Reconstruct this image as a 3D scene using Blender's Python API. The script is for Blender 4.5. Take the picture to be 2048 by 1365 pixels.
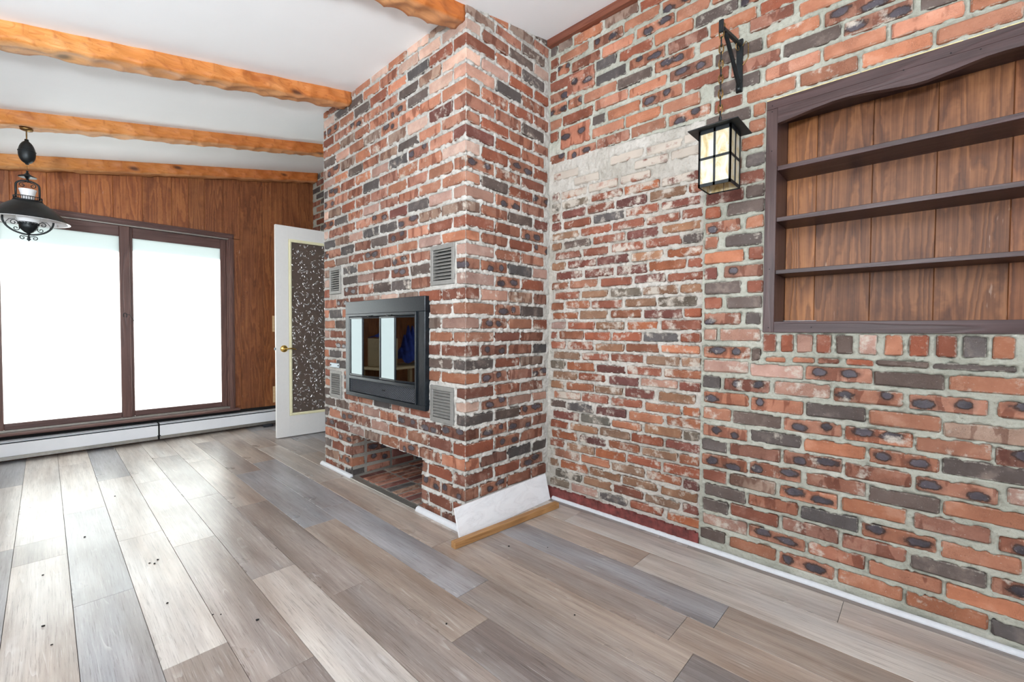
import bpy, bmesh, math, random
import numpy as np
from mathutils import Vector, Matrix, Euler
random.seed(7); rng = np.random.default_rng(7)
SC = bpy.context.scene
COL = SC.collection
for o in list(bpy.data.objects): bpy.data.objects.remove(o)

# ------------------------------------------------------------------ camera
H = 1.035
cam = bpy.data.cameras.new('camera'); camo = bpy.data.objects.new('camera', cam); COL.objects.link(camo)
cam.sensor_width = 36; cam.lens = 876.08/2048*36; cam.clip_start = 0.02
_y, _p, _r = 0.817677, -0.0252126, 0.0048958
F_ = Vector((math.sin(_y)*math.cos(_p), math.cos(_y)*math.cos(_p), math.sin(_p)))
R_ = Vector((math.cos(_y), -math.sin(_y), 0)); U_ = R_.cross(F_)
R2 = R_*math.cos(_r)+U_*math.sin(_r); U2 = U_*math.cos(_r)-R_*math.sin(_r)
camo.matrix_world = Matrix(((R2.x, U2.x, -F_.x, 0), (R2.y, U2.y, -F_.y, 0), (R2.z, U2.z, -F_.z, H), (0, 0, 0, 1)))
SC.camera = camo
# ------------------------------------------------------------------ view, sky, sun, lights
SC.view_settings.view_transform = 'Standard'; SC.view_settings.look = 'None'
SC.view_settings.gamma = 1; SC.view_settings.use_curve_mapping = False
SC.view_settings.exposure = 0.0
W = bpy.data.worlds.new('sky'); SC.world = W; W.use_nodes = True
W.node_tree.nodes['Background'].inputs[0].default_value = (0.70, 0.85, 1.0, 1)
W.node_tree.nodes['Background'].inputs[1].default_value = 1.15
def light(name, kind, loc, energy, color=(1, 1, 1), rot=None, **kw):
    l = bpy.data.lights.new(name, kind); l.energy = energy; l.color = color
    for k, v in kw.items(): setattr(l, k, v)
    o = bpy.data.objects.new(name, l); COL.objects.link(o); o.location = loc
    if rot: o.rotation_euler = rot
    return o
sun_dir = Vector((-0.25, -1.0, -0.80)).normalized()      # comes in from beyond the sliding window
so = light('sun', 'SUN', (0, 9, 6), 24.0, (1.0, 0.97, 0.93), angle=0.01)
so.rotation_euler = sun_dir.to_track_quat('-Z', 'Y').to_euler()
# fill lights added behind and beside the camera, tilted up to brighten the ceiling
light('fill_area', 'AREA', (-2.36, 1.3, 1.45), 78, (0.84, 0.93, 1.0), (0, math.radians(-90-50), 0), shape='RECTANGLE', size=1.5, size_y=2.6)
light('fill_area', 'AREA', (0.2, -2.26, 1.6), 70, (0.86, 0.94, 1.0), (math.radians(90+50), 0, 0), shape='RECTANGLE', size=2.6, size_y=1.5)
light('bounce_fill', 'AREA', (-0.75, -0.1, 1.35), 125, (0.90, 0.96, 1.0), (math.radians(180-38), math.radians(8), 0), shape='DISK', size=.35)   # added uplight that brightens the ceiling, placed like a bounced flash
# the photographer's flash, left of the camera
light('flash', 'POINT', (-0.35, -0.05, 1.5), 10, (1, 1, 1), shadow_soft_size=0.035)

# ------------------------------------------------------------------ helpers
def s2l(c):
    return tuple(((v/255)/12.92 if v/255 <= 0.04045 else ((v/255+0.055)/1.055)**2.4) for v in c)
def rgba(c): return (*s2l(c), 1)
def link(name, me, mat=None, parent=None):
    o = bpy.data.objects.new(name, me); COL.objects.link(o)
    if mat is not None and not me.materials: me.materials.append(mat)
    if parent is not None: o.parent = parent
    return o
def tag(o, label=None, cat=None, group=None, kind=None):
    if label: o['label'] = label
    if cat: o['category'] = cat
    if group: o['group'] = group
    if kind: o['kind'] = kind
    return o
def empty(name, loc=(0, 0, 0), rz=0.0):
    o = bpy.data.objects.new(name, None); COL.objects.link(o); o.location = loc; o.rotation_euler = (0, 0, rz)
    o.empty_display_size = 0.05
    return o
def bm_obj(name, bm, mat, parent=None, smooth=False):
    me = bpy.data.meshes.new(name); bm.normal_update(); bm.to_mesh(me); bm.free()
    if smooth: me.polygons.foreach_set('use_smooth', [True]*len(me.polygons))
    return link(name, me, mat, parent)
def box(bm, a, b, bev=0.0, M=None):
    x0, y0, z0 = a; x1, y1, z1 = b
    t = bmesh.new()
    bmesh.ops.create_cube(t, size=1)
    for v in t.verts:
        v.co = Vector((x0+(v.co.x+.5)*(x1-x0), y0+(v.co.y+.5)*(y1-y0), z0+(v.co.z+.5)*(z1-z0)))
    if bev: bmesh.ops.bevel(t, geom=t.edges[:], offset=bev, segments=1, affect='EDGES')
    if M is not None: bmesh.ops.transform(t, matrix=M, verts=t.verts)
    me = bpy.data.meshes.new('tmp'); t.to_mesh(me); t.free(); bm.from_mesh(me); bpy.data.meshes.remove(me)
def boxobj(name, a, b, mat, parent=None, bev=0.0):
    bm = bmesh.new(); box(bm, a, b, bev); return bm_obj(name, bm, mat, parent)
def lathe(bm, prof, c=(0, 0, 0), n=40, M=None):
    rings = []
    for r, z in prof:
        rr = []
        for i in range(n):
            a = 2*math.pi*i/n
            p = Vector((c[0]+r*math.cos(a), c[1]+r*math.sin(a), c[2]+z))
            if M is not None: p = M @ p
            rr.append(bm.verts.new(p))
        rings.append(rr)
    for k in range(len(rings)-1):
        for i in range(n):
            bm.faces.new((rings[k][i], rings[k][(i+1) % n], rings[k+1][(i+1) % n], rings[k+1][i]))
    return rings
def tube(bm, pts, r, n=8, closed=False, flat=1.0):
    pts = [Vector(p) for p in pts]; N = len(pts); rings = []
    up = Vector((0, 0, 1))
    prev = None
    for i, p in enumerate(pts):
        t = (pts[(i+1) % N]-pts[i-1]) if closed else (pts[min(i+1, N-1)]-pts[max(i-1, 0)])
        t.normalize()
        ref = prev if prev is not None else (Vector((0, 1, 0)) if abs(t.z) > .9 else up)
        a = (ref - t*ref.dot(t))
        if a.length < 1e-5: a = t.orthogonal()
        a.normalize(); b = t.cross(a); prev = a
        rings.append([bm.verts.new(p+(a*math.cos(2*math.pi*k/n)+b*flat*math.sin(2*math.pi*k/n))*r) for k in range(n)])
    M_ = N if closed else N-1
    for i in range(M_):
        A, B = rings[i], rings[(i+1) % N]
        for k in range(n): bm.faces.new((A[k], A[(k+1) % n], B[(k+1) % n], B[k]))
    if not closed:
        bm.faces.new(rings[0][::-1]); bm.faces.new(rings[-1])
def vnoise(u, v, scale, seed):
    g = np.random.default_rng(seed); L = g.random((257, 257))
    x = u/scale; y = v/scale; xi = np.floor(x).astype(int); yi = np.floor(y).astype(int)
    fx = x-xi; fy = y-yi; fx = fx*fx*(3-2*fx); fy = fy*fy*(3-2*fy)
    a = L[xi % 256, yi % 256]; b = L[(xi+1) % 256, yi % 256]; c = L[xi % 256, (yi+1) % 256]; d = L[(xi+1) % 256, (yi+1) % 256]
    return (a*(1-fx)+b*fx)*(1-fy)+(c*(1-fx)+d*fx)*fy

# ------------------------------------------------------------------ node helpers
class NT:
    def __init__(s, name):
        s.m = bpy.data.materials.new(name); s.m.use_nodes = True; s.t = s.m.node_tree
        s.t.nodes.clear(); s.out = s.n('OutputMaterial')
    def n(s, kind, **kw):
        nd = s.t.nodes.new('ShaderNode'+kind)
        for k, v in kw.items(): setattr(nd, k, v)
        return nd
    def set(s, sock, v):
        if isinstance(v, bpy.types.NodeSocket): s.t.links.new(v, sock)
        elif v is not None: sock.default_value = v
    def math(s, op, a, b=None, c=None, clamp=False):
        nd = s.n('Math', operation=op, use_clamp=clamp); s.set(nd.inputs[0], a)
        if b is not None: s.set(nd.inputs[1], b)
        if c is not None: s.set(nd.inputs[2], c)
        return nd.outputs[0]
    def vm(s, op, a, b=None):
        nd = s.n('VectorMath', operation=op); s.set(nd.inputs[0], a)
        if b is not None: s.set(nd.inputs[1], b)
        return nd.outputs[0] if op not in ('LENGTH', 'DOT_PRODUCT', 'DISTANCE') else nd.outputs[1]
    def mix(s, f, a, b, mode='MIX'):
        nd = s.n('Mix', data_type='RGBA', blend_type=mode); s.set(nd.inputs[0], f); s.set(nd.inputs[6], a); s.set(nd.inputs[7], b)
        return nd.outputs[2]
    def noise(s, vec, scale, detail=3, rough=.55, dist=0, out=0):
        nd = s.n('TexNoise'); s.set(nd.inputs['Vector'], vec); nd.inputs['Scale'].default_value = scale
        nd.inputs['Detail'].default_value = detail; nd.inputs['Roughness'].default_value = rough; nd.inputs['Distortion'].default_value = dist
        return nd.outputs[out]
    def ramp(s, f, stops, interp='LINEAR'):
        nd = s.n('ValToRGB'); s.set(nd.inputs[0], f); cr = nd.color_ramp; cr.interpolation = interp
        while len(cr.elements) < len(stops): cr.elements.new(.5)
        for e, (p, c) in zip(cr.elements, stops):
            e.position = p; e.color = c if len(c) == 4 else (*c, 1)
        return nd.outputs[0]
    def mr(s, v, a, b, c=0, d=1):
        nd = s.n('MapRange'); s.set(nd.inputs[0], v); nd.inputs[1].default_value = a; nd.inputs[2].default_value = b
        nd.inputs[3].default_value = c; nd.inputs[4].default_value = d
        return nd.outputs[0]
    def mapping(s, vec, scale=(1, 1, 1), loc=(0, 0, 0), rot=(0, 0, 0)):
        nd = s.n('Mapping'); s.set(nd.inputs[0], vec); nd.inputs[3].default_value = scale; nd.inputs[1].default_value = loc; nd.inputs[2].default_value = rot
        return nd.outputs[0]
    def bump(s, h, strength=.5, dist=.01, nrm=None):
        nd = s.n('Bump'); s.set(nd.inputs['Height'], h); nd.inputs['Strength'].default_value = strength; nd.inputs['Distance'].default_value = dist
        if nrm is not None: s.set(nd.inputs['Normal'], nrm)
        return nd.outputs[0]
    def pbr(s, col, rough=.6, metal=0.0, nrm=None, spec=.5, **kw):
        b = s.n('BsdfPrincipled'); s.set(b.inputs['Base Color'], col); s.set(b.inputs['Roughness'], rough); s.set(b.inputs['Metallic'], metal)
        b.inputs['Specular IOR Level'].default_value = spec
        if nrm is not None: s.set(b.inputs['Normal'], nrm)
        for k, v in kw.items(): s.set(b.inputs[k], v)
        s.t.links.new(b.outputs[0], s.out.inputs[0]); return s.m
    def obj(s): return s.n('TexCoord').outputs['Object']
def simple(name, c, rough=.6, metal=0.0, nscale=0, namp=.1, bumpd=0, spec=.5):
    t = NT(name); col = rgba(c); nrm = None
    if nscale:
        f = t.noise(t.obj(), nscale, 4)
        d = tuple(v*(1-namp) for v in s2l(c)); e = tuple(min(1, v*(1+namp)) for v in s2l(c))
        col = t.ramp(f, [(0.3, d), (0.7, e)])
        if bumpd: nrm = t.bump(f, .6, bumpd)
    return t.pbr(col, rough, metal, nrm, spec)

# ------------------------------------------------------------------ brick and mortar materials
def brick_material(name, stuff=False):
    t = NT(name)
    if stuff:
        a = t.n('Attribute', attribute_name='bc'); col0 = a.outputs['Color']; spot = a.outputs['Alpha']
        v = t.n('Attribute', attribute_name='bl').outputs['Vector']
        rnd = t.n('Attribute', attribute_name='br').outputs['Fac']
        hx = hz = None
    else:
        oi = t.n('ObjectInfo'); col0 = oi.outputs['Color']; spot = oi.outputs['Alpha']; rnd = oi.outputs['Random']
        v = t.obj()
        hx = t.n('Attribute', attribute_type='OBJECT', attribute_name='half_x').outputs['Fac']
        hz = t.n('Attribute', attribute_type='OBJECT', attribute_name='half_z').outputs['Fac']
    off = t.n('CombineXYZ'); r10 = t.math('MULTIPLY', rnd, 37.0); t.set(off.inputs[0], r10); t.set(off.inputs[1], t.math('MULTIPLY', rnd, 61.0)); t.set(off.inputs[2], t.math('MULTIPLY', rnd, 17.0))
    vo = t.vm('ADD', v, off.outputs[0])
    n1 = t.noise(vo, 14, 4, .6); n2 = t.noise(vo, 120, 4, .7); n3 = t.noise(t.mapping(vo, (22, 22, 7)), 1, 2)
    col = t.mix(t.mr(n1, .35, .7, 0, .55), col0, t.mix(1, col0, (.60, .50, .47, 1), 'MULTIPLY'))
    col = t.mix(t.mr(n1, .45, .25, 0, .35), col, t.mix(.5, col, (.70, .52, .42, 1)))
    # banding left by kiln stacking: brown patches across the brick
    band = t.mr(n3, .52, .56, 0, 1)
    spm = t.mr(spot, .2, .3, 0, 1)
    col = t.mix(t.math('MULTIPLY', band, t.math('MULTIPLY', spm, .75)), col, t.mix(1, col, (.50, .38, .35, 1), 'MULTIPLY'))
    # dark burnt ovals
    sx = t.n('SeparateXYZ'); t.set(sx.inputs[0], v)
    nd = t.noise(vo, 38, 4, .6); wob = t.math('MULTIPLY', t.math('SUBTRACT', nd, .5), 1.7)
    def blob(cx0, cxr, a, b, k):
        fr = t.math('FRACT', t.math('MULTIPLY', rnd, k)); fr2 = t.math('FRACT', t.math('MULTIPLY', rnd, k*1.7))
        cx = t.math('ADD', cx0, t.math('MULTIPLY', t.math('SUBTRACT', fr, .5), cxr))
        cz = t.math('MULTIPLY', t.math('SUBTRACT', fr2, .5), .03)
        dx = t.math('DIVIDE', t.math('SUBTRACT', sx.outputs[0], cx), t.math('MULTIPLY', a, t.math('ADD', .65, t.math('MULTIPLY', t.math('FRACT', t.math('MULTIPLY', rnd, k*3.1)), 1.0))))
        dz = t.math('DIVIDE', t.math('SUBTRACT', sx.outputs[2], cz), b)
        d = t.math('SQRT', t.math('ADD', t.math('MULTIPLY', dx, dx), t.math('MULTIPLY', dz, dz)))
        return t.math('ADD', d, wob)
    d1 = blob(-.05, .035, .021, .015, 13.7); d2 = blob(.045, .04, .022, .014, 29.3)
    two = t.mr(spot, .85, .9, 0, 1)
    d2 = t.math('ADD', d2, t.math('MULTIPLY', t.math('SUBTRACT', 1, two), 20))
    d = t.math('MINIMUM', d1, d2)
    has = t.mr(spot, .45, .5, 0, 1)
    halo = t.math('MULTIPLY', t.mr(d, 2.0, 1.0, 0, .8), has)
    core = t.math('MULTIPLY', t.mr(d, 1.12, .85, 0, 1), has)
    col = t.mix(halo, col, (.15, .072, .05, 1))
    corec = t.ramp(n1, [(.3, s2l((50, 45, 50))), (.7, s2l((92, 85, 92)))])
    col = t.mix(core, col, corec)
    ring = t.math('MULTIPLY', t.math('MULTIPLY', t.mr(d, .8, 1.0, 0, 1), t.mr(d, 1.35, 1.1, 0, 1)), has)
    col = t.mix(t.math('MULTIPLY', ring, .8), col, (.030, .018, .016, 1))
    # speckle and thin cracks
    col = t.mix(t.mr(n2, .60, .75, 0, .5), col, t.mix(1, col, (.55, .5, .5, 1), 'MULTIPLY'))
    col = t.mix(t.mr(n2, .36, .26, 0, .55), col, (.62, .55, .50, 1))
    vor = t.n('TexVoronoi', feature='DISTANCE_TO_EDGE'); t.set(vor.inputs['Vector'], t.vm('ADD', vo, t.noise(vo, 45, 3, out=1))); vor.inputs['Scale'].default_value = 11
    crack = t.math('MULTIPLY', t.mr(vor.outputs[0], .02, .004, 0, 1), t.mr(t.noise(vo, 9, 1), .50, .57, 0, 1))
    col = t.mix(t.math('MULTIPLY', crack, .8), col, (.05, .03, .025, 1))
    if not stuff:
        ex = t.math('SUBTRACT', hx, t.math('ABSOLUTE', sx.outputs[0])); ez = t.math('SUBTRACT', hz, t.math('ABSOLUTE', sx.outputs[2]))
        hy = t.n('Attribute', attribute_type='OBJECT', attribute_name='half_y').outputs['Fac']
        ey = t.math('SUBTRACT', hy, t.math('ABSOLUTE', sx.outputs[1]))      # middle one of the three face distances = distance to the nearest edge
        e = t.math('MAXIMUM', t.math('MINIMUM', ex, ey), t.math('MINIMUM', t.math('MAXIMUM', ex, ey), ez))
        sm = t.math('ADD', e, t.math('MULTIPLY', t.math('SUBTRACT', t.noise(vo, 60, 5, .7), .5), .026))
        film = t.n('Attribute', attribute_type='OBJECT', attribute_name='smear').outputs['Fac']
        m = t.math('MULTIPLY', t.mr(sm, .0035, .0005, 0, 1), t.math('MINIMUM', t.math('ADD', film, .45), 1.0))
        col = t.mix(m, col, rgba((176, 171, 160)))
        f2 = t.math('MULTIPLY', t.math('GREATER_THAN', film, .02), t.mr(t.math('ADD', t.noise(vo, 16, 5, .65), t.math('MULTIPLY', film, .38)), .60, .72, 0, .9))
        col = t.mix(f2, col, rgba((190, 180, 168)))
    hgt = t.math('ADD', t.math('MULTIPLY', n2, .4), t.math('SUBTRACT', n1, crack))
    hgt = t.math('ADD', hgt, t.math('MULTIPLY', core, .4))
    nrm = t.bump(hgt, .7, .003)
    return t.pbr(col, t.mix(core, (.85, .85, .85, 1), (.35, .35, .35, 1)), 0, nrm, .35)
M_brick = brick_material('brick'); M_brick_s = brick_material('brick_joined', True)
def mortar_material(name, c1, c2, c3):
    t = NT(name); v = t.obj()
    n1 = t.noise(v, 5, 5, .6); n2 = t.noise(v, 90, 5, .75); n3 = t.noise(v, 28, 4, .6)
    col = t.ramp(n1, [(.32, s2l(c1)), (.55, s2l(c2)), (.75, s2l(c3))])
    col = t.mix(t.mr(n2, .52, .70, 0, .5), col, t.mix(1, col, (.55, .54, .50, 1), 'MULTIPLY'))
    col = t.mix(t.mr(n3, .62, .72, 0, .35), col, t.mix(1, col, (.6, .58, .52, 1), 'MULTIPLY'))
    nrm = t.bump(t.math('ADD', n2, t.math('MULTIPLY', n3, 1.5)), .9, .004)
    return t.pbr(col, .95, 0, nrm, .1)
M_mort_r = mortar_material('mortar_grey', (156, 156, 144), (174, 173, 161), (194, 192, 182))
M_mort_c = mortar_material('mortar_pale', (168, 164, 157), (186, 182, 176), (200, 197, 192))
M_mort_p = mortar_material('mortar_white', (166, 160, 150), (188, 182, 174), (204, 199, 192))

BC = {'o': ((180, 122, 95), 0), 'u': ((184, 128, 104), .6), 's': ((180, 125, 101), 1), 'S': ((142, 94, 78), 1), 'X': ((182, 120, 96), 1),
      'q': ((196, 136, 110), .35), 'm': ((166, 114, 94), .4), 'r': ((148, 89, 69), 0), 'R': ((120, 74, 66), 0), 'p': ((190, 150, 134), 0),
      'd': ((103, 93, 89), 0), 't': ((160, 134, 118), .35), 'P': ((210, 178, 162), 0), 'b': ((150, 114, 90), 0), 'v': ((110, 100, 88), 0), 'c': ((158, 98, 70), 0)}
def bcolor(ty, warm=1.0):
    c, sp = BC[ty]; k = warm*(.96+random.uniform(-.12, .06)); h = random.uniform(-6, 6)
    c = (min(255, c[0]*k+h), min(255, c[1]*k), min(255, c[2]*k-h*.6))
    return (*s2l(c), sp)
# brick as a chamfered block with uneven corners, long axis local X, face towards -Y; shared shape, own size
def brick_verts(L, D, Hh, seed, ch=.004, jit=.0022):
    g = random.Random(seed); vs = []; fs = []
    hx, hy, hz = L/2, D/2, Hh/2
    idx = {}
    for sx in (-1, 1):
        for sy in (-1, 1):
            for sz in (-1, 1):
                j = [g.uniform(-jit, jit) for _ in range(3)]
                c = ch*g.uniform(.6, 1.8)
                for ax in range(3):
                    p = [sx*hx+j[0], sy*hy+j[1], sz*hz+j[2]]
                    s = (sx, sy, sz)
                    for k in range(3):
                        if k != ax: p[k] -= s[k]*c
                    idx[(sx, sy, sz, ax)] = len(vs); vs.append(p)
    for ax in range(3):
        a, b = [k for k in range(3) if k != ax]
        for s in (-1, 1):
            q = []
            for (sa, sb) in ((-1, -1), (1, -1), (1, 1), (-1, 1)):
                k = [0, 0, 0]; k[ax] = s; k[a] = sa; k[b] = sb; q.append(idx[(*k, ax)])
            fs.append(q)
    for ax in range(3):            # edges running along ax
        a, b = [k for k in range(3) if k != ax]
        for sa in (-1, 1):
            for sb in (-1, 1):
                k1 = [0, 0, 0]; k1[ax] = -1; k1[a] = sa; k1[b] = sb
                k2 = list(k1); k2[ax] = 1
                fs.append([idx[(*k1, a)], idx[(*k2, a)], idx[(*k2, b)], idx[(*k1, b)]])
    for sx in (-1, 1):
        for sy in (-1, 1):
            for sz in (-1, 1): fs.append([idx[(sx, sy, sz, k)] for k in range(3)])
    return vs, fs
def fix_normals(me):
    bm = bmesh.new(); bm.from_mesh(me); bmesh.ops.recalc_face_normals(bm, faces=bm.faces); bm.to_mesh(me); bm.free()
MESHC = {}
def brick_mesh(L, D, Hh, var):
    key = (round(L, 3), round(D, 3), round(Hh, 3), var)
    if key not in MESHC:
        vs, fs = brick_verts(L, D, Hh, hash(key) & 0xffff)
        me = bpy.data.meshes.new('brick'); me.from_pydata(vs, [], fs); fix_normals(me); me.materials.append(M_brick); MESHC[key] = me
    return MESHC[key]
NB = [0]
def put_brick(parent, c, L, D, Hh, rz, ty, smear=0.0, tilt=None, tone=1.0):
    NB[0] += 1
    o = bpy.data.objects.new('brick', brick_mesh(L, D, Hh, NB[0] % 5)); COL.objects.link(o); o.parent = parent
    o.location = c; o.rotation_euler = (random.uniform(-.01, .01), random.uniform(-.008, .008) if tilt is None else tilt, rz+random.uniform(-.006, .006))
    o.color = bcolor(ty, tone); o['half_x'] = L/2; o['half_y'] = D/2; o['half_z'] = Hh/2; o['smear'] = float(smear)
    return o
def joined_bricks(parent, lst, name='bricks_joined'):   # the bricks past the limit, one mesh
    V, Fc, C4, BL, BR = [], [], [], [], []
    for (c, L, D, Hh, rz, ty) in lst:
        vs, fs = brick_verts(L, D, Hh, random.randrange(9999)); b = len(V); col = bcolor(ty); r = random.random()
        cr, sr = math.cos(rz), math.sin(rz)
        for p in vs:
            V.append((c[0]+p[0]*cr-p[1]*sr, c[1]+p[0]*sr+p[1]*cr, c[2]+p[2])); C4.append(col); BL.append(p); BR.append(r)
        Fc += [[b+i for i in f] for f in fs]
    me = bpy.data.meshes.new(name); me.from_pydata(V, [], Fc)
    a = me.attributes.new('bc', 'FLOAT_COLOR', 'POINT'); a.data.foreach_set('color', np.array(C4, dtype=np.float32).ravel())
    a = me.attributes.new('bl', 'FLOAT_VECTOR', 'POINT'); a.data.foreach_set('vector', np.array(BL, dtype=np.float32).ravel())
    a = me.attributes.new('br', 'FLOAT', 'POINT'); a.data.foreach_set('value', np.array(BR, dtype=np.float32))
    fix_normals(me)
    o = link(name, me, M_brick_s, parent); o['kind'] = 'stuff'; return o

def mortar_sheet(u0, u1, v0, v1, step, rects, hole, proud, amp, lip, seed, ragged=.006, edge_fade=None):
    """height field of the bed and head joints: returns grid arrays U,V,Hgt and a face mask"""
    nu = int((u1-u0)/step)+1; nv = int((v1-v0)/step)+1
    u = np.linspace(u0, u1, nu); v = np.linspace(v0, v1, nv)
    sd = np.full((nu, nv), 1.0); su = u[1]-u[0]; sv = v[1]-v[0]
    low = np.zeros((nu, nv))
    for (a, b, c, d) in rects:
        i0 = max(0, int((a-.03-u0)/su)); i1 = min(nu, int((b+.03-u0)/su)+2); j0 = max(0, int((c-.03-v0)/sv)); j1 = min(nv, int((d+.03-v0)/sv)+2)
        if i1 <= i0 or j1 <= j0: continue
        uu = u[i0:i1][:, None]; vv = v[j0:j1][None, :]
        q1 = np.abs(uu-(a+b)/2)-(b-a)/2; q2 = np.abs(vv-(c+d)/2)-(d-c)/2
        # rounded outline
        q1r = q1+.008; q2r = q2+.008
        dist = np.hypot(np.maximum(q1r, 0), np.maximum(q2r, 0))+np.minimum(np.maximum(q1r, q2r), 0)-.008
        sd[i0:i1, j0:j1] = np.minimum(sd[i0:i1, j0:j1], dist)
        # lip of mortar squeezed down over the top edge of the brick below
        top = np.exp(-((vv-d)/.006)**2)*(np.abs(uu-(a+b)/2) < (b-a)/2+.005)
        low[i0:i1, j0:j1] = np.maximum(low[i0:i1, j0:j1], top)
    Ug, Vg = np.meshgrid(u, v, indexing='ij')
    n1 = vnoise(Ug+9, Vg+9, .035, seed)-.5; n2 = vnoise(Ug+9, Vg+9, .012, seed+1)-.5; n3 = vnoise(Ug+9, Vg+9, .09, seed+2)-.5
    s = sd+ragged*(n1*1.3+n2*1.1)+lip*.6*low*(n1+n2+.35)
    t = np.clip((s+.0015)/.004, 0, 1); t = t*t*(3-2*t)
    hout = proud+amp*(n1*.8+n2*.8+n3*.6)+lip*low*np.clip(n1*1.5+.5, 0, 1)
    hin = -.014
    Hg = hin+(hout-hin)*t
    uc = (u[:-1]+u[1:])/2; vc = (v[:-1]+v[1:])/2
    UC, VC = np.meshgrid(uc, vc, indexing='ij')
    keep = ~hole(UC, VC) if hole else np.ones_like(UC, bool)
    return Ug, Vg, Hg, keep
def sheet_mesh(parts, name, mat, parent=None):
    """parts: list of (XYZ arrays (nu,nv,3), keep mask, flip)"""
    Vs, Fs, off = [], [], 0
    for P, keep, flip in parts:
        nu, nv = P.shape[:2]; Vs.append(P.reshape(-1, 3))
        I = np.arange(nu*nv).reshape(nu, nv)+off
        q = np.stack([I[:-1, :-1], I[1:, :-1], I[1:, 1:], I[:-1, 1:]], -1)
        if flip: q = q[..., ::-1]
        Fs.append(q[keep]); off += nu*nv
    V = np.concatenate(Vs).astype(np.float32); Fq = np.concatenate(Fs).astype(np.int32)
    me = bpy.data.meshes.new(name); me.vertices.add(len(V)); me.vertices.foreach_set('co', V.ravel())
    me.loops.add(Fq.size); me.loops.foreach_set('vertex_index', Fq.ravel())
    me.polygons.add(len(Fq)); me.polygons.foreach_set('loop_start', np.arange(0, Fq.size, 4, dtype=np.int32))
    me.polygons.foreach_set('use_smooth', np.ones(len(Fq), bool)); me.update(); me.validate()
    return link(name, me, mat, parent)

# ------------------------------------------------------------------ dimensions
RX = 2.135; FY = 5.16; LX = -2.4; BY = -2.3
CX = 1.462; CN = 1.695; CF = 3.33                    # chimney front plane, near face, far face
def zc(x): return 2.366+.2*x
# ------------------------------------------------------------------ wood materials
def wood_material(name, dark, mid, lite, scale=1.0, rough=.45, axis='Z', figure=1.0, bumpd=.0012, useobj=False):
    """grain runs along the given object axis"""
    t = NT(name); v = t.obj(); oi = t.n('ObjectInfo'); r = oi.outputs['Random']
    off = t.n('CombineXYZ'); t.set(off.inputs[0], t.math('MULTIPLY', r, 13)); t.set(off.inputs[1], t.math('MULTIPLY', r, 29)); t.set(off.inputs[2], t.math('MULTIPLY', r, 41))
    vo = t.vm('ADD', v, off.outputs[0])
    sc = {'X': (1.2, 14, 14), 'Y': (14, 1.2, 14), 'Z': (14, 14, 1.2)}[axis]; sc = tuple(k*scale for k in sc)
    fine = {'X': (3, 160, 160), 'Y': (160, 3, 160), 'Z': (160, 160, 3)}[axis]
    m = t.mapping(vo, sc)
    n0 = t.noise(m, .55, 2, .5, 0)
    rings = t.math('FRACT', t.math('MULTIPLY', t.math('ADD', n0, t.math('MULTIPLY', t.noise(vo, 28*scale, 2), .03*figure)), 13))
    ring = t.math('SMOOTH_MIN', t.mr(rings, 0, .75, 0, 1), t.mr(rings, 1, .78, 0, 1), .15)
    f = t.noise(t.mapping(vo, fine), 1, 3, .7)
    big = t.noise(vo, 2.2, 3)
    k = t.math('ADD', t.math('MULTIPLY', ring, .22), t.math('ADD', t.math('MULTIPLY', f, .50), t.math('MULTIPLY', big, .38)))
    col = t.ramp(k, [(.22, s2l(dark)), (.5, s2l(mid)), (.85, s2l(lite))])
    if useobj:
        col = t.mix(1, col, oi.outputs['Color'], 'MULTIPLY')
        bl = t.noise(t.mapping(vo, (9, 9, 4)), 1, 4, .6, .4)
        col = t.mix(t.mr(bl, .54, .70, 0, .6), col, t.mix(1, col, (.42, .33, .32, 1), 'MULTIPLY'))
        fl = t.noise(t.mapping(vo, (90, 90, 14)), 1, 2, .5)
        col = t.mix(t.math('MULTIPLY', t.mr(fl, .66, .72, 0, .55), t.mr(bl, .42, .36, 0, 1)), col, (.50, .33, .24, 1))
    nrm = t.bump(t.math('ADD', f, ring), .35, bumpd)
    return t.pbr(col, rough, 0, nrm, .4)
M_panel = wood_material('stained_oak_panel', (80, 43, 24), (128, 77, 45), (172, 116, 70), 1.0, .42, 'Z', 1.6, useobj=True)
M_cabback = wood_material('stained_oak_cabinet', (60, 34, 22), (114, 71, 43), (166, 112, 72), 1.0, .5, 'Z', 1.2, useobj=True)
M_darkY = wood_material('dark_stain', (42, 28, 27), (62, 43, 42), (82, 60, 60), 1.0, .38, 'Y', .5)
M_darkZ = wood_material('dark_stain_upright', (46, 31, 30), (68, 48, 46), (86, 64, 62), 1.0, .38, 'Z', .5)
M_winX = wood_material('window_stain', (62, 40, 36), (90, 64, 60), (112, 84, 78), 1.0, .4, 'X', .5)
M_winZ = wood_material('window_stain_upright', (66, 42, 38), (94, 66, 60), (118, 86, 78), 1.0, .4, 'Z', .5)
M_trimY = wood_material('red_brown_trim', (84, 42, 32), (116, 66, 50), (138, 86, 66), 1.0, .4, 'Y', .5)
M_stick = wood_material('oak_stick', (120, 84, 48), (152, 110, 68), (180, 138, 92), 1.4, .5, 'X', .4)
M_board = wood_material('pale_board', (196, 160, 116), (216, 184, 140), (228, 200, 160), 1, .5, 'X', .5)

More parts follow.
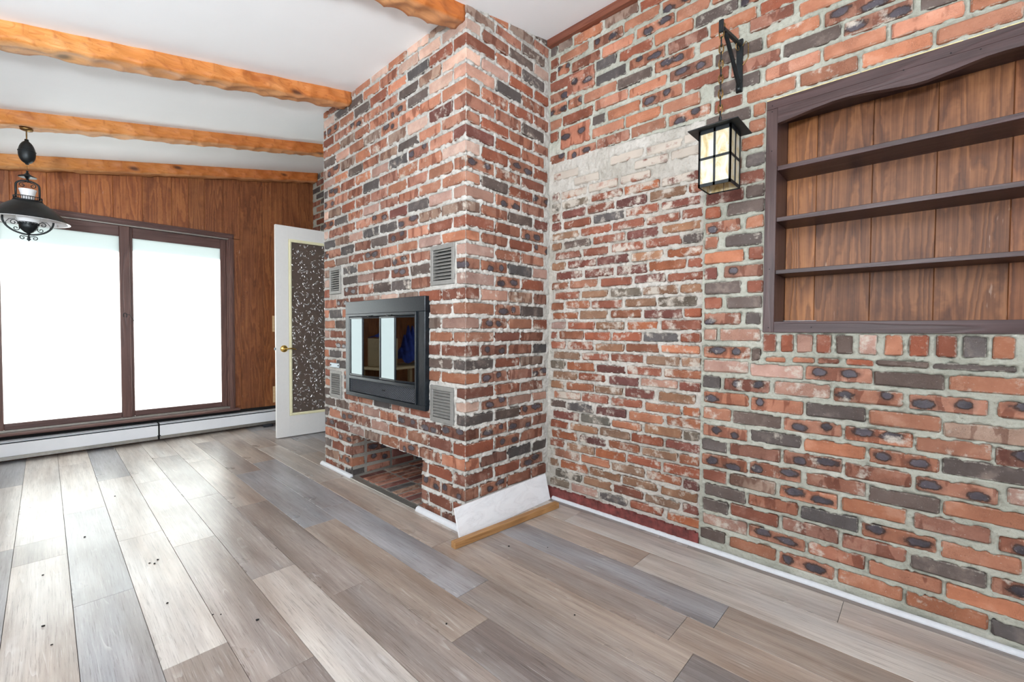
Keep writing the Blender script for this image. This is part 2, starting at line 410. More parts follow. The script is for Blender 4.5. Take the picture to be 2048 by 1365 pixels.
# floor planks: grey whitewashed oak vinyl, colour per plank
def plank_material():
    t = NT('plank'); v = t.obj(); oi = t.n('ObjectInfo'); r = oi.outputs['Random']
    off = t.n('CombineXYZ'); t.set(off.inputs[0], t.math('MULTIPLY', r, 23)); t.set(off.inputs[1], t.math('MULTIPLY', r, 57)); t.set(off.inputs[2], 0)
    vo = t.vm('ADD', v, off.outputs[0])
    n0 = t.noise(t.mapping(vo, (10, .55, 1)), .9, 2, .5, .08)
    rings = t.math('FRACT', t.math('MULTIPLY', n0, 15)); line = t.mr(rings, .06, .0, 0, 1)
    line2 = t.math('MULTIPLY', t.mr(rings, .0, .14, 1, 0), t.mr(t.noise(vo, 6, 2), .52, .64, 0, 1))
    fine = t.noise(t.mapping(vo, (230, 6, 1)), 1, 4, .75)
    fine2 = t.noise(t.mapping(vo, (60, 2.2, 1)), 1, 3, .65)
    big = t.noise(t.mapping(vo, (7, 1.0, 1)), 1.0, 3, .6)
    base = oi.outputs['Color']
    col = t.mix(t.mr(fine2, .35, .68, 0, .6), base, t.mix(1, base, (.60, .57, .56, 1), 'MULTIPLY'))
    col = t.mix(t.mr(big, .38, .62, 0, .85), col, t.mix(1, col, (.60, .53, .49, 1), 'MULTIPLY'))
    hue = t.noise(t.mapping(vo, (11, .9, 1), (3, 7, 1)), 1.0, 2, .5)
    col = t.mix(t.mr(hue, .45, .62, 0, .5), col, t.mix(1, col, (.72, .76, .82, 1), 'MULTIPLY'))
    col = t.mix(t.mr(fine, .54, .66, 0, .8), col, t.mix(1, col, (.42, .39, .38, 1), 'MULTIPLY'))
    col = t.mix(t.mr(fine, .42, .30, 0, .45), col, t.mix(.6, col, (.72, .71, .70, 1)))
    col = t.mix(t.math('MULTIPLY', line2, .34), col, (.70, .69, .68, 1))
    kn = t.n('TexVoronoi'); t.set(kn.inputs['Vector'], t.mapping(vo, (4.2, 1.6, 1))); kn.inputs['Scale'].default_value = 1.0
    knot = t.math('MULTIPLY', t.mr(kn.outputs[0], .075, .02, 0, 1), .55)
    col = t.mix(knot, col, (.10, .085, .08, 1))
    nrm = t.bump(t.math('ADD', fine, t.math('MULTIPLY', fine2, .5)), .22, .0012)
    rough = t.mr(t.noise(v, 3.0, 3), .3, .7, .26, .35)
    return t.pbr(col, rough, 0, nrm, .85)
M_plank = plank_material()
M_sub = simple('dark_seam', (96, 92, 90), .9)
M_ceil = simple('ceiling_paint', (244, 246, 248), .9, nscale=2.5, namp=.015, bumpd=.004, spec=.1)
M_white = simple('white_paint', (236, 238, 240), .45, nscale=30, namp=.02)
M_heater = simple('heater_enamel', (232, 235, 240), .35, nscale=12, namp=.02)
M_doorw = simple('door_paint', (222, 220, 218), .5, nscale=40, namp=.015)
M_cream = simple('cream_moulding', (236, 230, 194), .5)
M_pvc = simple('white_vinyl_round', (204, 206, 210), .5, nscale=60, namp=.04)
M_black = simple('black_iron', (34, 38, 40), .42, .5, nscale=35, namp=.25, bumpd=.0008)
M_blackp = simple('black_enamel', (30, 36, 42), .3, .4, nscale=90, namp=.25, bumpd=.0008)
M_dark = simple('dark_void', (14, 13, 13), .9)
M_grey = simple('grey_vent_metal', (132, 130, 126), .55, .2, nscale=60, namp=.08)
M_alum = simple('aluminium_strip', (150, 146, 140), .4, .7, nscale=40, namp=.1)
M_brass = simple('brass', (214, 178, 100), .18, 1.0)
M_abrass = simple('aged_brass', (140, 112, 70), .35, .9, nscale=150, namp=.4)
M_milk = simple('milk_glass', (232, 234, 236), .15)
M_redp = simple('dark_red_paint', (112, 54, 50), .75, nscale=28, namp=.45, bumpd=.004)
M_steel = simple('dull_steel', (140, 148, 156), .4, .6, nscale=30, namp=.1)
M_back = simple('plain_plaster', (196, 190, 182), .9, nscale=3, namp=.05)
M_ext = simple('eave_paint', (214, 220, 224), .8)
M_ground = simple('pale_ground', (128, 136, 128), .95, nscale=1.5, namp=.1)
M_card = simple('cardboard', (178, 150, 116), .8, nscale=20, namp=.08)
M_blue = simple('blue_cloth', (44, 62, 140), .8, nscale=14, namp=.5)
M_rubber = simple('black_rubber', (34, 38, 46), .6)
M_foam = simple('yellow_foam_line', (214, 196, 140), .9, nscale=70, namp=.25, bumpd=.004)

# ------------------------------------------------------------------ shell
floor = boxobj('floor', (LX-.1, BY-.1, -.06), (3.4, FY+.12, -.006), M_sub); tag(floor, kind='structure')
bm = bmesh.new(); vs = []
for x in (LX-.1, 3.4):
    for y in (BY-.1, FY+.12):
        for z in (0, .12): vs.append(bm.verts.new((x, y, zc(x)+z)))
for f in ((0, 2, 6, 4), (1, 5, 7, 3), (0, 1, 3, 2), (4, 6, 7, 5), (0, 4, 5, 1), (2, 3, 7, 6)): bm.faces.new([vs[i] for i in f])
bmesh.ops.recalc_face_normals(bm, faces=bm.faces)
ceiling = bm_obj('ceiling', bm, M_ceil); tag(ceiling, kind='structure')

# floor planks
XS = [LX, -2.305, -2.137, -1.968, -1.8, -1.631, -1.463, -1.294, -1.126, -.957, -.789, -.62, -.451, -.283, -.114, .056, .228, .398, .568, .737, .905, 1.073, 1.241, 1.409, 1.577, 1.745, 1.912, 2.08, 2.34, 2.6]
PC = {'L': (208, 201, 193), 'l': (200, 191, 182), 'M': (170, 160, 153), 'W': (182, 168, 156), 'B': (165, 165, 168), 'D': (148, 141, 138), 'N': (158, 147, 140)}
ENDS = {-.283: ([5.2, 4.3, 3.08, 1.86, .64, -.58], 'BLBMB'), -.114: ([5.2, 3.10, 2.84, 1.62, .40, -.8], 'LMlLM'), .056: ([5.2, 4.66, 3.44, 2.27, 1.05, -.17], 'LLBBlM'),
        .228: ([5.2, 4.035, 2.82, 1.654, .44, -.78], 'BLLMB'), .398: ([5.2, 3.78, 2.56, 1.383, .17, -1.0], 'LlMND'), .568: ([5.2, 4.43, 3.21, 1.995, .78, -.44], 'LMMLN'),
        .737: ([5.2, 4.09, 2.87, 1.65, .47, -.75], 'lWNNM'), .905: ([5.2, 4.74, 3.52, 2.32, 1.115, -.1], 'lMBWDB'), 1.073: ([5.2, 4.95, 3.73, 2.5, 1.29, .07, -1.1], 'lWBBMBN'),
        1.241: ([5.2, 4.16, 2.94, 1.68, .515, -.7], 'WlWWDN'), 1.409: ([5.2, 4.9, 3.7, 2.95, 1.75, .6, -.6], 'BMWlMWM'), 1.577: ([5.2, 4.2, 3.0, 1.73, .51, -.7], 'BMMBWM'),
        1.745: ([5.2, 4.6, 3.4, 2.12, .905, -.31], 'MBMWLl'), 1.912: ([5.2, 3.8, 2.6, 1.4, .2, -1.0], 'BMlLl'), 2.08: ([5.2, 4.4, 3.2, 2.0, .8, -.4], 'BMMNN')}
np_ = 0
for i in range(len(XS)-1):
    x0, x1 = XS[i], XS[i+1]
    if x0 in ENDS:
        ys, cs = ENDS[x0]; ys = list(ys); cs = list(cs)
    else:
        s = 5.2-random.uniform(.2, 1.1); ys = [5.2]+[s-1.22*k for k in range(7)]; cs = [random.choice('LMBWN') for _ in range(8)]
    while ys[-1] > BY: ys.append(ys[-1]-1.22)
    while len(cs) < len(ys): cs.append(random.choice('MBWLN'))
    for k in range(len(ys)-1):
        a, b = ys[k], max(ys[k+1], BY)
        if a-b < .02 or np_ >= 300: continue
        if x0 >= 2.3 and a < 3.2: continue
        g = .0007
        bm = bmesh.new(); cx, cy = (x0+x1)/2, (a+b)/2
        box(bm, (x0+g-cx, b+g-cy, -.006), (x1-g-cx, a-g-cy, 0), .0006)
        o = bm_obj('plank', bm, M_plank, floor); o.location = (cx, cy, 0)
        c = PC[cs[k]]; q = 1+random.uniform(-.04, .04); o.color = (*s2l([min(255, v*q) for v in c]), 1); np_ += 1

# other walls (mostly outside the frame), each with its opening
def wall_with_hole(name, plane, p0, th, a0, a1, ztop, hole, mat):
    bm = bmesh.new(); h0, h1, hz0, hz1 = hole
    segs = [(a0, h0, 0, ztop), (h1, a1, 0, ztop), (h0, h1, 0, hz0), (h0, h1, hz1, ztop)]
    for (s, e, z0, z1) in segs:
        if e-s < .005 or z1-z0 < .005: continue
        if plane == 'x': box(bm, (p0, s, z0), (p0+th, e, z1))
        else: box(bm, (s, p0, z0), (e, p0+th, z1))
    return tag(bm_obj(name, bm, mat), kind='structure')
wall_with_hole('wall_left', 'x', LX-.1, .1, BY, FY, 2.0, (0.0, 2.6, .7, 1.95), M_back)
wall_with_hole('wall_back', 'y', BY-.1, .1, LX, 3.4, 3.2, (-1.1, 1.5, .85, 2.0), M_back)
for nm, ax, c, a0, a1, z0, z1 in (('added_window_2', 'x', LX-.05, 0.0, 2.6, .7, 1.95), ('added_window_3', 'y', BY-.05, -1.1, 1.5, .85, 2.0)):  # unseen window frames, added around the fill lights
    bm = bmesh.new()
    for (s, e, q0, q1) in ((a0, a1, z0, z0+.05), (a0, a1, z1-.05, z1), (a0, a0+.05, z0, z1), (a1-.05, a1, z0, z1), ((a0+a1)/2-.025, (a0+a1)/2+.025, z0, z1)):
        if ax == 'x': box(bm, (c-.03, s, q0), (c+.03, e, q1))
        else: box(bm, (s, c-.03, q0), (e, c+.03, q1))
    tag(bm_obj(nm, bm, M_winZ), kind='structure')
tag(boxobj('wall_hallway', (3.3, BY, 0), (3.4, FY, 3.2), M_back), kind='structure')

# ------------------------------------------------------------------ right brick wall
LOW=[(0.756,0.556,0.936,'s'),(0.55,0.515,0.932,'d'),(0.755,0.565,0.871,'p'),(0.554,0.359,0.864,'p'),(0.348,0.137,0.866,'s'),(0.132,-0.058,0.859,'d'),(-0.07,-0.275,0.861,'o'),(0.756,0.679,0.796,'d'),(0.662,0.477,0.792,'S'),(0.458,0.265,0.794,'p'),(0.252,0.049,0.786,'s'),(0.031,-0.163,0.784,'s'),(-0.184,-0.389,0.783,'s'),(0.753,0.559,0.723,'u'),(0.548,0.355,0.716,'u'),(0.342,0.153,0.716,'d'),(0.143,-0.052,0.712,'o'),(-0.059,-0.264,0.697,'t'),(0.753,0.632,0.648,'o'),(0.62,0.43,0.645,'d'),(0.421,0.225,0.643,'s'),(0.213,0.017,0.639,'s'),(0.01,-0.175,0.635,'o'),(-0.184,-0.389,0.627,'S'),(0.752,0.56,0.568,'s'),(0.547,0.358,0.574,'d'),(0.348,0.15,0.569,'o'),(0.14,-0.05,0.565,'s'),(-0.06,-0.265,0.571,'d'),(0.757,0.648,0.497,'d'),(0.633,0.434,0.499,'m'),(0.42,0.221,0.504,'s'),(0.211,0.019,0.496,'m'),(0.006,-0.191,0.492,'s'),(-0.213,-0.418,0.504,'p'),(0.755,0.558,0.426,'s'),(0.549,0.355,0.431,'s'),(0.338,0.147,0.43,'m'),(0.136,-0.055,0.421,'d'),(-0.066,-0.271,0.425,'o'),(0.751,0.648,0.355,'r'),(0.632,0.448,0.357,'t'),(0.431,0.232,0.358,'s'),(0.218,0.031,0.358,'o'),(0.009,-0.179,0.355,'m'),(-0.198,-0.403,0.343,'s'),(0.74,0.565,0.286,'d'),(0.552,0.364,0.288,'m'),(0.354,0.168,0.286,'d'),(0.154,-0.051,0.279,'s'),(-0.064,-0.248,0.276,'o'),(0.748,0.637,0.214,'d'),(0.626,0.435,0.219,'r'),(0.42,0.227,0.219,'m'),(0.214,0.028,0.214,'m'),(0.016,-0.172,0.205,'d'),(-0.183,-0.388,0.202,'u'),(0.747,0.556,0.146,'p'),(0.546,0.337,0.148,'s'),(0.326,0.145,0.146,'m'),(0.131,-0.067,0.138,'q'),(-0.078,-0.283,0.134,'o'),(0.756,0.647,0.075,'d'),(0.629,0.441,0.072,'o'),(0.429,0.239,0.07,'s'),(0.226,0.034,0.071,'o'),(0.024,-0.179,0.066,'o'),(-0.186,-0.391,0.057,'d')]
THIN=[(0.496,0.417,0.913,'o'),(0.394,0.321,0.917,'o'),(0.306,0.237,0.917,'m'),(0.216,0.133,0.917,'r'),(0.128,-0.019,0.918,'d'),(-0.027,-0.222,0.916,'d')]
SOL=[(0.506,0.457,'r'),(0.439,0.394,'r'),(0.382,0.326,'p'),(0.313,0.266,'r'),(0.248,0.195,'d'),(0.177,0.126,'p'),(0.103,0.053,'o'),(0.034,-0.015,'r'),(-0.036,-0.085,'r'),(-0.101,-0.157,'d'),(-0.169,-0.218,'o')]
UP=[(1.633,1.528,2.73,'t'),(1.314,1.114,2.724,'t'),(1.517,1.328,2.72,'o'),(1.101,0.959,2.71,'r'),(1.618,1.419,2.654,'o'),(1.194,0.998,2.652,'o'),(1.385,1.203,2.641,'s'),(0.98,0.843,2.641,'s'),(1.635,1.554,2.59,'s'),(1.121,0.925,2.578,'s'),(1.532,1.341,2.573,'m'),(1.329,1.138,2.572,'q'),(0.912,0.755,2.571,'o'),(1.364,1.243,2.51,'d'),(1.021,0.83,2.505,'o'),(1.222,1.034,2.504,'r'),(0.817,0.633,2.498,'d'),(1.564,1.381,2.477,'X'),(1.161,0.969,2.434,'s'),(0.951,0.76,2.432,'m'),(1.365,1.179,2.43,'d'),(0.748,0.556,2.424,'o'),(0.54,0.391,2.424,'r'),(1.558,1.464,2.368,'s'),(0.581,0.416,2.368,'m'),(0.795,0.626,2.366,'o'),(1.019,0.82,2.364,'s'),(1.445,1.237,2.362,'o'),(1.23,1.036,2.359,'d'),(0.395,0.246,2.348,'o'),(1.369,1.171,2.296,'q'),(0.939,0.735,2.289,'s'),(1.159,0.957,2.287,'q'),(1.592,1.388,2.28,'r'),(0.516,0.327,2.279,'o'),(0.722,0.532,2.278,'d'),(0.31,0.097,2.271,'s'),(1.086,0.878,2.215,'s'),(1.388,1.305,2.215,'d'),(0.865,0.667,2.214,'r'),(0.45,0.257,2.208,'d'),(1.289,1.10,2.215,'o'),(0.655,0.463,2.205,'m'),(0.247,0.05,2.201,'s'),(0.031,-0.072,2.193,'d'),(1.611,1.405,2.178,'X'),(1.387,1.191,2.146,'o'),(1.178,0.989,2.145,'o'),(0.728,0.54,2.141,'d'),(0.517,0.324,2.137,'q'),(0.311,0.121,2.137,'o'),(0.972,0.794,2.141,'o'),(0.107,-0.08,2.132,'q'),(1.145,0.959,2.078,'o'),(1.354,1.158,2.077,'m'),(0.942,0.745,2.074,'s'),(1.565,1.364,2.071,'s'),(0.723,0.606,2.066,'r'),(0.589,0.405,2.064,'o'),(0.388,0.203,2.062,'o'),(-0.015,-0.211,2.062,'o'),(0.188,-0.002,2.062,'o'),(0.762,0.574,2.0,'d'),(0.562,0.514,2.0,'o'),(0.622,0.597,1.935,'r'),(0.757,0.64,1.93,'r'),(0.577,0.512,1.934,'o'),(0.606,0.517,1.864,'o'),(0.757,0.625,1.862,'r'),(0.588,0.51,1.787,'d'),(0.757,0.61,1.787,'o'),(0.637,0.514,1.714,'r'),(0.757,0.672,1.714,'r'),(0.585,0.511,1.652,'d'),(0.756,0.598,1.65,'R'),(0.757,0.692,1.586,'r'),(0.662,0.512,1.586,'d'),(0.758,0.607,1.516,'u'),(0.583,0.514,1.516,'o'),(0.759,0.7,1.447,'m'),(0.668,0.515,1.443,'d'),(0.571,0.513,1.376,'r'),(0.758,0.59,1.374,'o'),(0.672,0.514,1.303,'u'),(0.757,0.701,1.303,'R'),(0.756,0.599,1.233,'d'),(0.574,0.511,1.232,'r'),(0.755,0.679,1.165,'r'),(0.657,0.515,1.163,'d'),(0.576,0.517,1.092,'d'),(0.756,0.598,1.091,'u'),(0.683,0.518,1.019,'p'),(0.757,0.699,1.018,'p'),
    (1.69,1.63,2.21,'r')]
WEND = -1.15                                         # brickwork is built past the frame edge
CABR = -.86                                          # right side of the cabinet opening
rb = []                                              # (y_hi, y_lo, z, height, type)
for a, b, z, t in LOW: rb.append((a, b, z, .054, t))
for a, b, z, t in UP: rb.append((a, b, z, .118 if t == 'X' else .054, t))
for a, b, z, t in THIN: rb.append((a, b, z, .022, t))
for a, b, t in SOL: rb.append((a, b, .985, .074, t))
def fill_row(z, y, h=.054):
    while y > WEND:
        L = random.choice((.2, .2, .2, .095)); e = max(y-L, WEND)
        if y-e > .04: rb.append((y, e, z, h, random.choice('ooossdddmmrqpu')))
        y = e-.014
for z in (.934, .862, .783, .71, .637, .57, .5, .425, .35, .277, .205, .138, .063):
    ys = [b for a, b, zz, h, t in rb if abs(zz-z) < .02 and h > .03]
    if z > .92: fill_row(z, CABR-.03)
    else: fill_row(z, min(ys)-.014)
for z in (2.062, 2.132, 2.197, 2.271, 2.345, 2.424, 2.498, 2.571, 2.641, 2.71):
    ys = [b for a, b, zz, h, t in rb if abs(zz-z) < .022]
    fill_row(z, min(ys)-.014)
for k in range(14): fill_row(1.018+k*.0712, CABR-.03)
y = -.24
while y > CABR: rb.append((y, y-.052, .985, .074, random.choice('rropd'))); y -= .068
rb.append((-.24, -.43, .916, .022, 'd')); rb.append((-.45, -.63, .916, .022, 'o')); rb.append((-.65, -.84, .916, .022, 'r'))
for z in (2.071, 2.28, 2.368, 2.44, 2.51, 2.573, 2.65, 2.725):
    r_ = [a for a, b, zz, h, t in rb if abs(zz-z) < .02 and a > 1.0]
    if r_ and max(r_) < 1.665: rb.append((1.69, max(r_)+.012, z, .054, random.choice('dros')))
# wooden-framed recess, patched doorway, doorway beyond the chimney
CAB = (CABR, .506, 1.03, 2.008)
PAT = (.765, 1.70, 0.0, 2.055)
def patch_top(u): return 2.028+.035*(u-.765)/.9
def hole_r(U, V): return ((U > CAB[0]) & (U < CAB[1]) & (V > CAB[2]) & (V < CAB[3])) | ((U > .765) & (V < patch_top(U)-.004))
rects = [(b, a, z-h/2, z+h/2) for a, b, z, h, t in rb]
U, V, Hh, keep = mortar_sheet(WEND, 1.71, -.01, 2.83, .005, rects, hole_r, .0, .007, .0035, 11)
Hh = Hh + np.where((V > 2.02) & (V < 2.06) & (U > .74), .004, 0)
P = np.stack([RX-Hh-.001, U, V], -1)
# stretch of the same wall beyond the chimney
far = []
rowz = [.06+.0728*k for k in range(38)]
for k, z in enumerate(rowz):
    y = FY+.0-(.0 if k % 2 else .1)
    while y > 4.42:
        e = max(y-.2, 4.40); far.append((min(y, FY), e, z, .054, random.choice('doomdsrdm'))); y = e-.014
rects2 = [(b, a, z-h/2, z+h/2) for a, b, z, h, t in far]
U2_, V2_, H2_, k2_ = mortar_sheet(3.3, FY, -.01, 2.83, .012, rects2, lambda U, V: (U > 3.70) & (U < 4.38) & (V < 2.03), .0, .006, .003, 15)
P2 = np.stack([RX-H2_-.001, U2_, V2_], -1)
wall_right = sheet_mesh([(P, keep, True), (P2, k2_, True)], 'wall_right', M_mort_r); tag(wall_right, kind='structure')
bm = bmesh.new()
def shell_x(s, e, z0, z1): box(bm, (RX+.02, s, z0), (RX+.06, e, z1))
shell_x(BY, CAB[0], 0, 3.0); shell_x(CAB[0], CAB[1], 0, CAB[2]); shell_x(CAB[0], CAB[1], CAB[3], 3.0); shell_x(CAB[1], 3.70, 0, 3.0); shell_x(3.70, 4.38, 2.03, 3.0); shell_x(4.38, FY, 0, 3.0)
bm_obj('backing', bm, M_mort_r, wall_right)
boxobj('plaster', (RX-.004, BY, 0), (RX+.03, WEND, 2.80), M_back, wall_right)
for a, b, z, h, t in rb:
    L = a-b; proud = random.uniform(.0, .004)
    put_brick(wall_right, (RX-proud-.001+.015, (a+b)/2, z), L, .03, h, -math.pi/2, t, random.choice((0, 0, 0, .03, .12)) if t != 'p' else .2)
joined_bricks(wall_right, [((RX+.013, (a+b)/2, z), a-b, .03, h, -math.pi/2, t) for a, b, z, h, t in far])
# brick infill of an old doorway
infill = []
prow = [.1025+.0600*k for k in range(33)]
codes = 'rrrccbbvvRRrpdbocrR'
g = random.Random(31)
for k, z in enumerate(prow):
    if z > 1.99: break
    y = .775+(.095 if k % 2 else .0)+g.uniform(-.02, .02)
    if k % 2: infill.append((y-.012, .772, z, .044, g.choice(codes)))
    while y < 1.68:
        L = g.uniform(.165, .195); e = min(y+L, 1.675)
        if e-y > .03: infill.append((e, y, z+g.uniform(-.003, .003), g.uniform(.040, .048), g.choice(codes)))
        y = e+g.uniform(.012, .024)
rp = [(b, a, z-h/2, z+h/2) for a, b, z, h, t in infill if not (z > 1.80 and g.random() < .25)]
keepb = [q for q in infill if any(abs(q[1]-r[0]) < 1e-6 and abs(q[2]-q[3]/2-r[2]) < 1e-6 for r in rp)]
U, V, Hh, keep = mortar_sheet(.765, 1.71, .0, 2.07, .005, rp, lambda U, V: V > patch_top(U), -.002, .008, .003, 51, ragged=.010)
Hh += np.clip((V-1.80)/.25, 0, 1)*.006
P = np.stack([RX-Hh+.004, U, V], -1)
inf = sheet_mesh([(P, keep, True)], 'bricked_up_doorway', M_mort_p, wall_right); inf['label'] = 'old doorway filled with smaller mortar-smeared bricks'
for a, b, z, h, t in keepb:
    sm = .08+.75*max(0, (z-1.72)/.25)+.24*random.random()
    put_brick(inf, (RX+.004-.0005-random.uniform(0, .003)+.015, (a+b)/2, z), a-b, .03, h, -math.pi/2, t, min(sm, 1.0))
# red painted ledge under the infill
bm = bmesh.new()
n = 60
for i in range(n):
    y0 = .765+(1.69-.765)*i/n; y1 = .765+(1.69-.765)*(i+1)/n
    box(bm, (RX-.010-random.uniform(0, .003), y0, 0), (RX+.02, y1, .064+random.uniform(-.004, .004)))
o = bm_obj('painted_ledge', bm, M_redp, wall_right); o['label'] = 'dark red painted ledge'

# ------------------------------------------------------------------ chimney
chim = empty('fireplace_chimney', (CX, CN, 0)); tag(chim, 'tall projecting brick chimney breast with a low firewood niche and pale mortar', 'chimney')
ci = Matrix.Translation((-CX, -CN, 0))
def cp(p): return (p[0]-CX, p[1]-CN, p[2])
ZS = [2.68, 2.61, 2.536, 2.46, 2.388, 2.312, 2.235, 2.155, 2.083, 2.006, 1.928, 1.851, 1.779, 1.704, 1.631, 1.556, 1.486, 1.413, 1.340, 1.262, 1.184, 1.108, 1.032, .962, .888, .817, .743, .669, .6, .528, .452, .372, .295, .218, .138, .058, -.01]
SIDE = {0: 'tmdt', 1: 'PmdP', 2: 'rmdd', 3: 'Pprr', 4: 'pdmp', 5: 'omrm', 6: 'mmdr', 7: 'qrmm', 8: 'RrmR', 9: 'Prsr', 10: 'smrp', 11: 'odrs', 12: 'psmd', 13: 'tmdR', 14: 'rmsr', 15: 'omrs', 16: 'pmqr', 17: 'usdp', 18: 'psrm', 19: 'rptm', 20: 'osdr', 21: 'psor', 22: 'ormp', 23: 'rSmd', 24: 'drtd', 25: 'osms', 26: 'rmmp', 27: 'Pspp', 28: 'ddst', 29: 'Sssm', 30: 'rsmr', 31: 'qmdd', 32: 'rrsr', 33: 'ssmm', 34: 'rmtd', 35: 'mrmt'}
FRONT = {0: 'tPoPoomo', 1: 'PPmoddPo', 2: 'rdqrdoss', 3: 'tdmqsmro', 4: 'Pdsqmtoq', 5: 'qqstopdd', 6: 'RPtmotst', 7: 'qdtmdopm', 8: 'qSdpomsd', 9: 'qomdmqst', 10: 'omommrtP', 11: 'ommpqdso', 12: 'pdRsqmmP', 13: 'tsddptdo', 14: 'rqSdmdqs', 15: 'poqsrtop', 16: 'pmsmodrt', 17: 'qdSmpdSP', 18: 'PmddmSdr', 19: 'rtPprSmo', 20: 'omSrmqdq', 21: 'tSqrodom', 22: 'osmrmorp', 23: 'rtdqosrq', 24: 'dmosqmdo', 25: 'odmrpdmo', 26: 'rrqmdsor', 27: 'Ptdmrmdo', 28: 'drmdqmtd', 29: 'SSqpqtds', 30: 'roqpqsod', 31: 'qsotprSt', 32: 'rssqdmro', 33: 'smrdoqsm', 34: 'rmstddro', 35: 'mdmrmodr'}
VENTS = [(1.780, 1.985, 1.276, 1.49), (3.055, 3.235, 1.292, 1.488), (1.787, 1.987, .531, .729), (3.05, 3.235, .532, .73)]
INS = (2.0, 2.93, .581, 1.222)
NI = (2.068, 2.908, 0, .302)
def clip_rect(a, b, c, d):
    """cut a front brick (y a..b, z c..d) against vents, insert and niche; returns None when hidden"""
    for (p, q, r, s) in VENTS + [(INS[0]+.02, INS[1]-.02, INS[2]+.02, INS[3]-.02), NI]:
        m = -.003 if (p, q, r, s) == NI else .008
        if d <= r+.012 or c >= s-.012: continue
        if b <= p-m or a >= q+m: continue
        if a < p-m-.02 and b <= q+m: b = p-m
        elif b > q+m+.02 and a >= p-m: a = q+m
        elif a >= p-m and b <= q+m: return None
        else:
            b = p-m
    return (a, b) if b-a > .03 else None
fbr, sbr = [], []            # front rects / side rects ; front: (y0,y1,z0,z1,type), side: (x0,x1,z0,z1,type)
solid = []
for k in range(len(ZS)-1):
    z1, z0 = ZS[k]-.009, ZS[k+1]+.009
    if z1-z0 > .075: z0 = z1-.062
    side = SIDE[k]; frt = FRONT[k]
    A = (k % 2 == 0)
    sx, fy = (.203, .098) if A else (.098, .195)          # corner brick extents on side / front
    if any(v[0] < 1.9 and z1 > v[2] and z0 < v[3] for v in VENTS): fy = min(fy, .074)
    solid.append((CX, CX+sx, CN, CN+fy, z0, z1, side[0], 'corner'))
    sbr.append((CX, CX+sx, z0, z1)); fbr.append((CN, CN+fy, z0, z1))
    x = CX+sx+.013
    for c in side[1:]:
        e = min(x+.197, RX-.012)
        if e-x > .03:
            sbr.append((x, e, z0, z1)); solid.append((x, e, CN, CN+.03, z0, z1, c, 'side'))
        x = e+.013
    y = CN+fy+.013; j = 0
    nich = z1 < .31; jumped = False
    while y < CF-.02:
        L = .196+random.uniform(-.006, .006)
        if nich and not jumped and y > NI[0]-.045:
            y = NI[1]-.003; jumped = True; L = .2 if A else .1
        e = min(y+L, CF)
        if nich and not jumped and e > NI[0]-.06: e = NI[0]+.003
        if CF-e < .05: e = CF
        r = (y, e) if nich else clip_rect(y, e, z0, z1)
        if r:
            fbr.append((r[0], r[1], z0, z1)); solid.append((CX, CX+(.10 if (abs(r[1]-NI[0]) < .03 or abs(r[0]-NI[1]) < .03) and z1 < .31 else .03), r[0], r[1], z0, z1, frt[j % len(frt)], 'front'))
        # a brick interrupted in the middle can go on past the opening
        if False:
            fbr.append((NI[1]-.003, e, z0, z1)); solid.append((CX, CX+.1, NI[1]-.003, e, z0, z1, frt[(j+1) % len(frt)], 'front'))
        y = e+.013; j += 1
for (z0, z1, xs, cs) in ((2.690, 2.746, CX+.111, 'otm'), (2.764, 2.82, CX+.30, 'md')):
    x = xs
    for c in cs:
        e = min(x+.197, RX-.012); sbr.append((x, e, z0, z1)); solid.append((x, e, CN, CN+.03, z0, z1, c, 'side')); x = e+.013
def hole_f(U, V):
    h = np.zeros(U.shape, bool)
    for (p, q, r, s) in VENTS+[(INS[0]+.05, INS[1]-.05, INS[2]+.05, INS[3]-.05), NI]: h |= (U > p) & (U < q) & (V > r) & (V < s)
    return h
U, V, Hh, keep = mortar_sheet(CN, CF, -.005, 2.68, .005, fbr, hole_f, .001, .008, .006, 71, ragged=.008)
def edge(U, a): return np.clip((U-a)/.006, 0, 1)
e0 = np.clip((U-CN)/.006, 0, 1)
Pf = np.stack([np.where(U <= CN+.0001, CX+.002, CX-Hh+.001), U, V], -1)
U, V, Hs, keeps = mortar_sheet(CX, RX+.01, -.005, 2.85, .005, sbr, None, .001, .008, .006, 75, ragged=.008)
Ps = np.stack([U, np.where(U <= CX+.0001, CN+.002, CN-Hs+.001), V], -1)
U, V, He, ke = mortar_sheet(CX, RX, -.005, 2.85, .03, [], None, 0, .004, 0, 77)
Pe = np.stack([U, CF+He, V], -1)
sh = np.array([CX, CN, 0])
mort = sheet_mesh([(Pf-sh, keep, True), (Ps-sh, keeps, False), (Pe-sh, ke, True)], 'mortar', M_mort_c, chim)
solid_sorted = sorted(solid, key=lambda s: (0 if s[7] != 'front' else 1, s[2] if s[7] == 'front' else 0))
extra = []
nb = 0
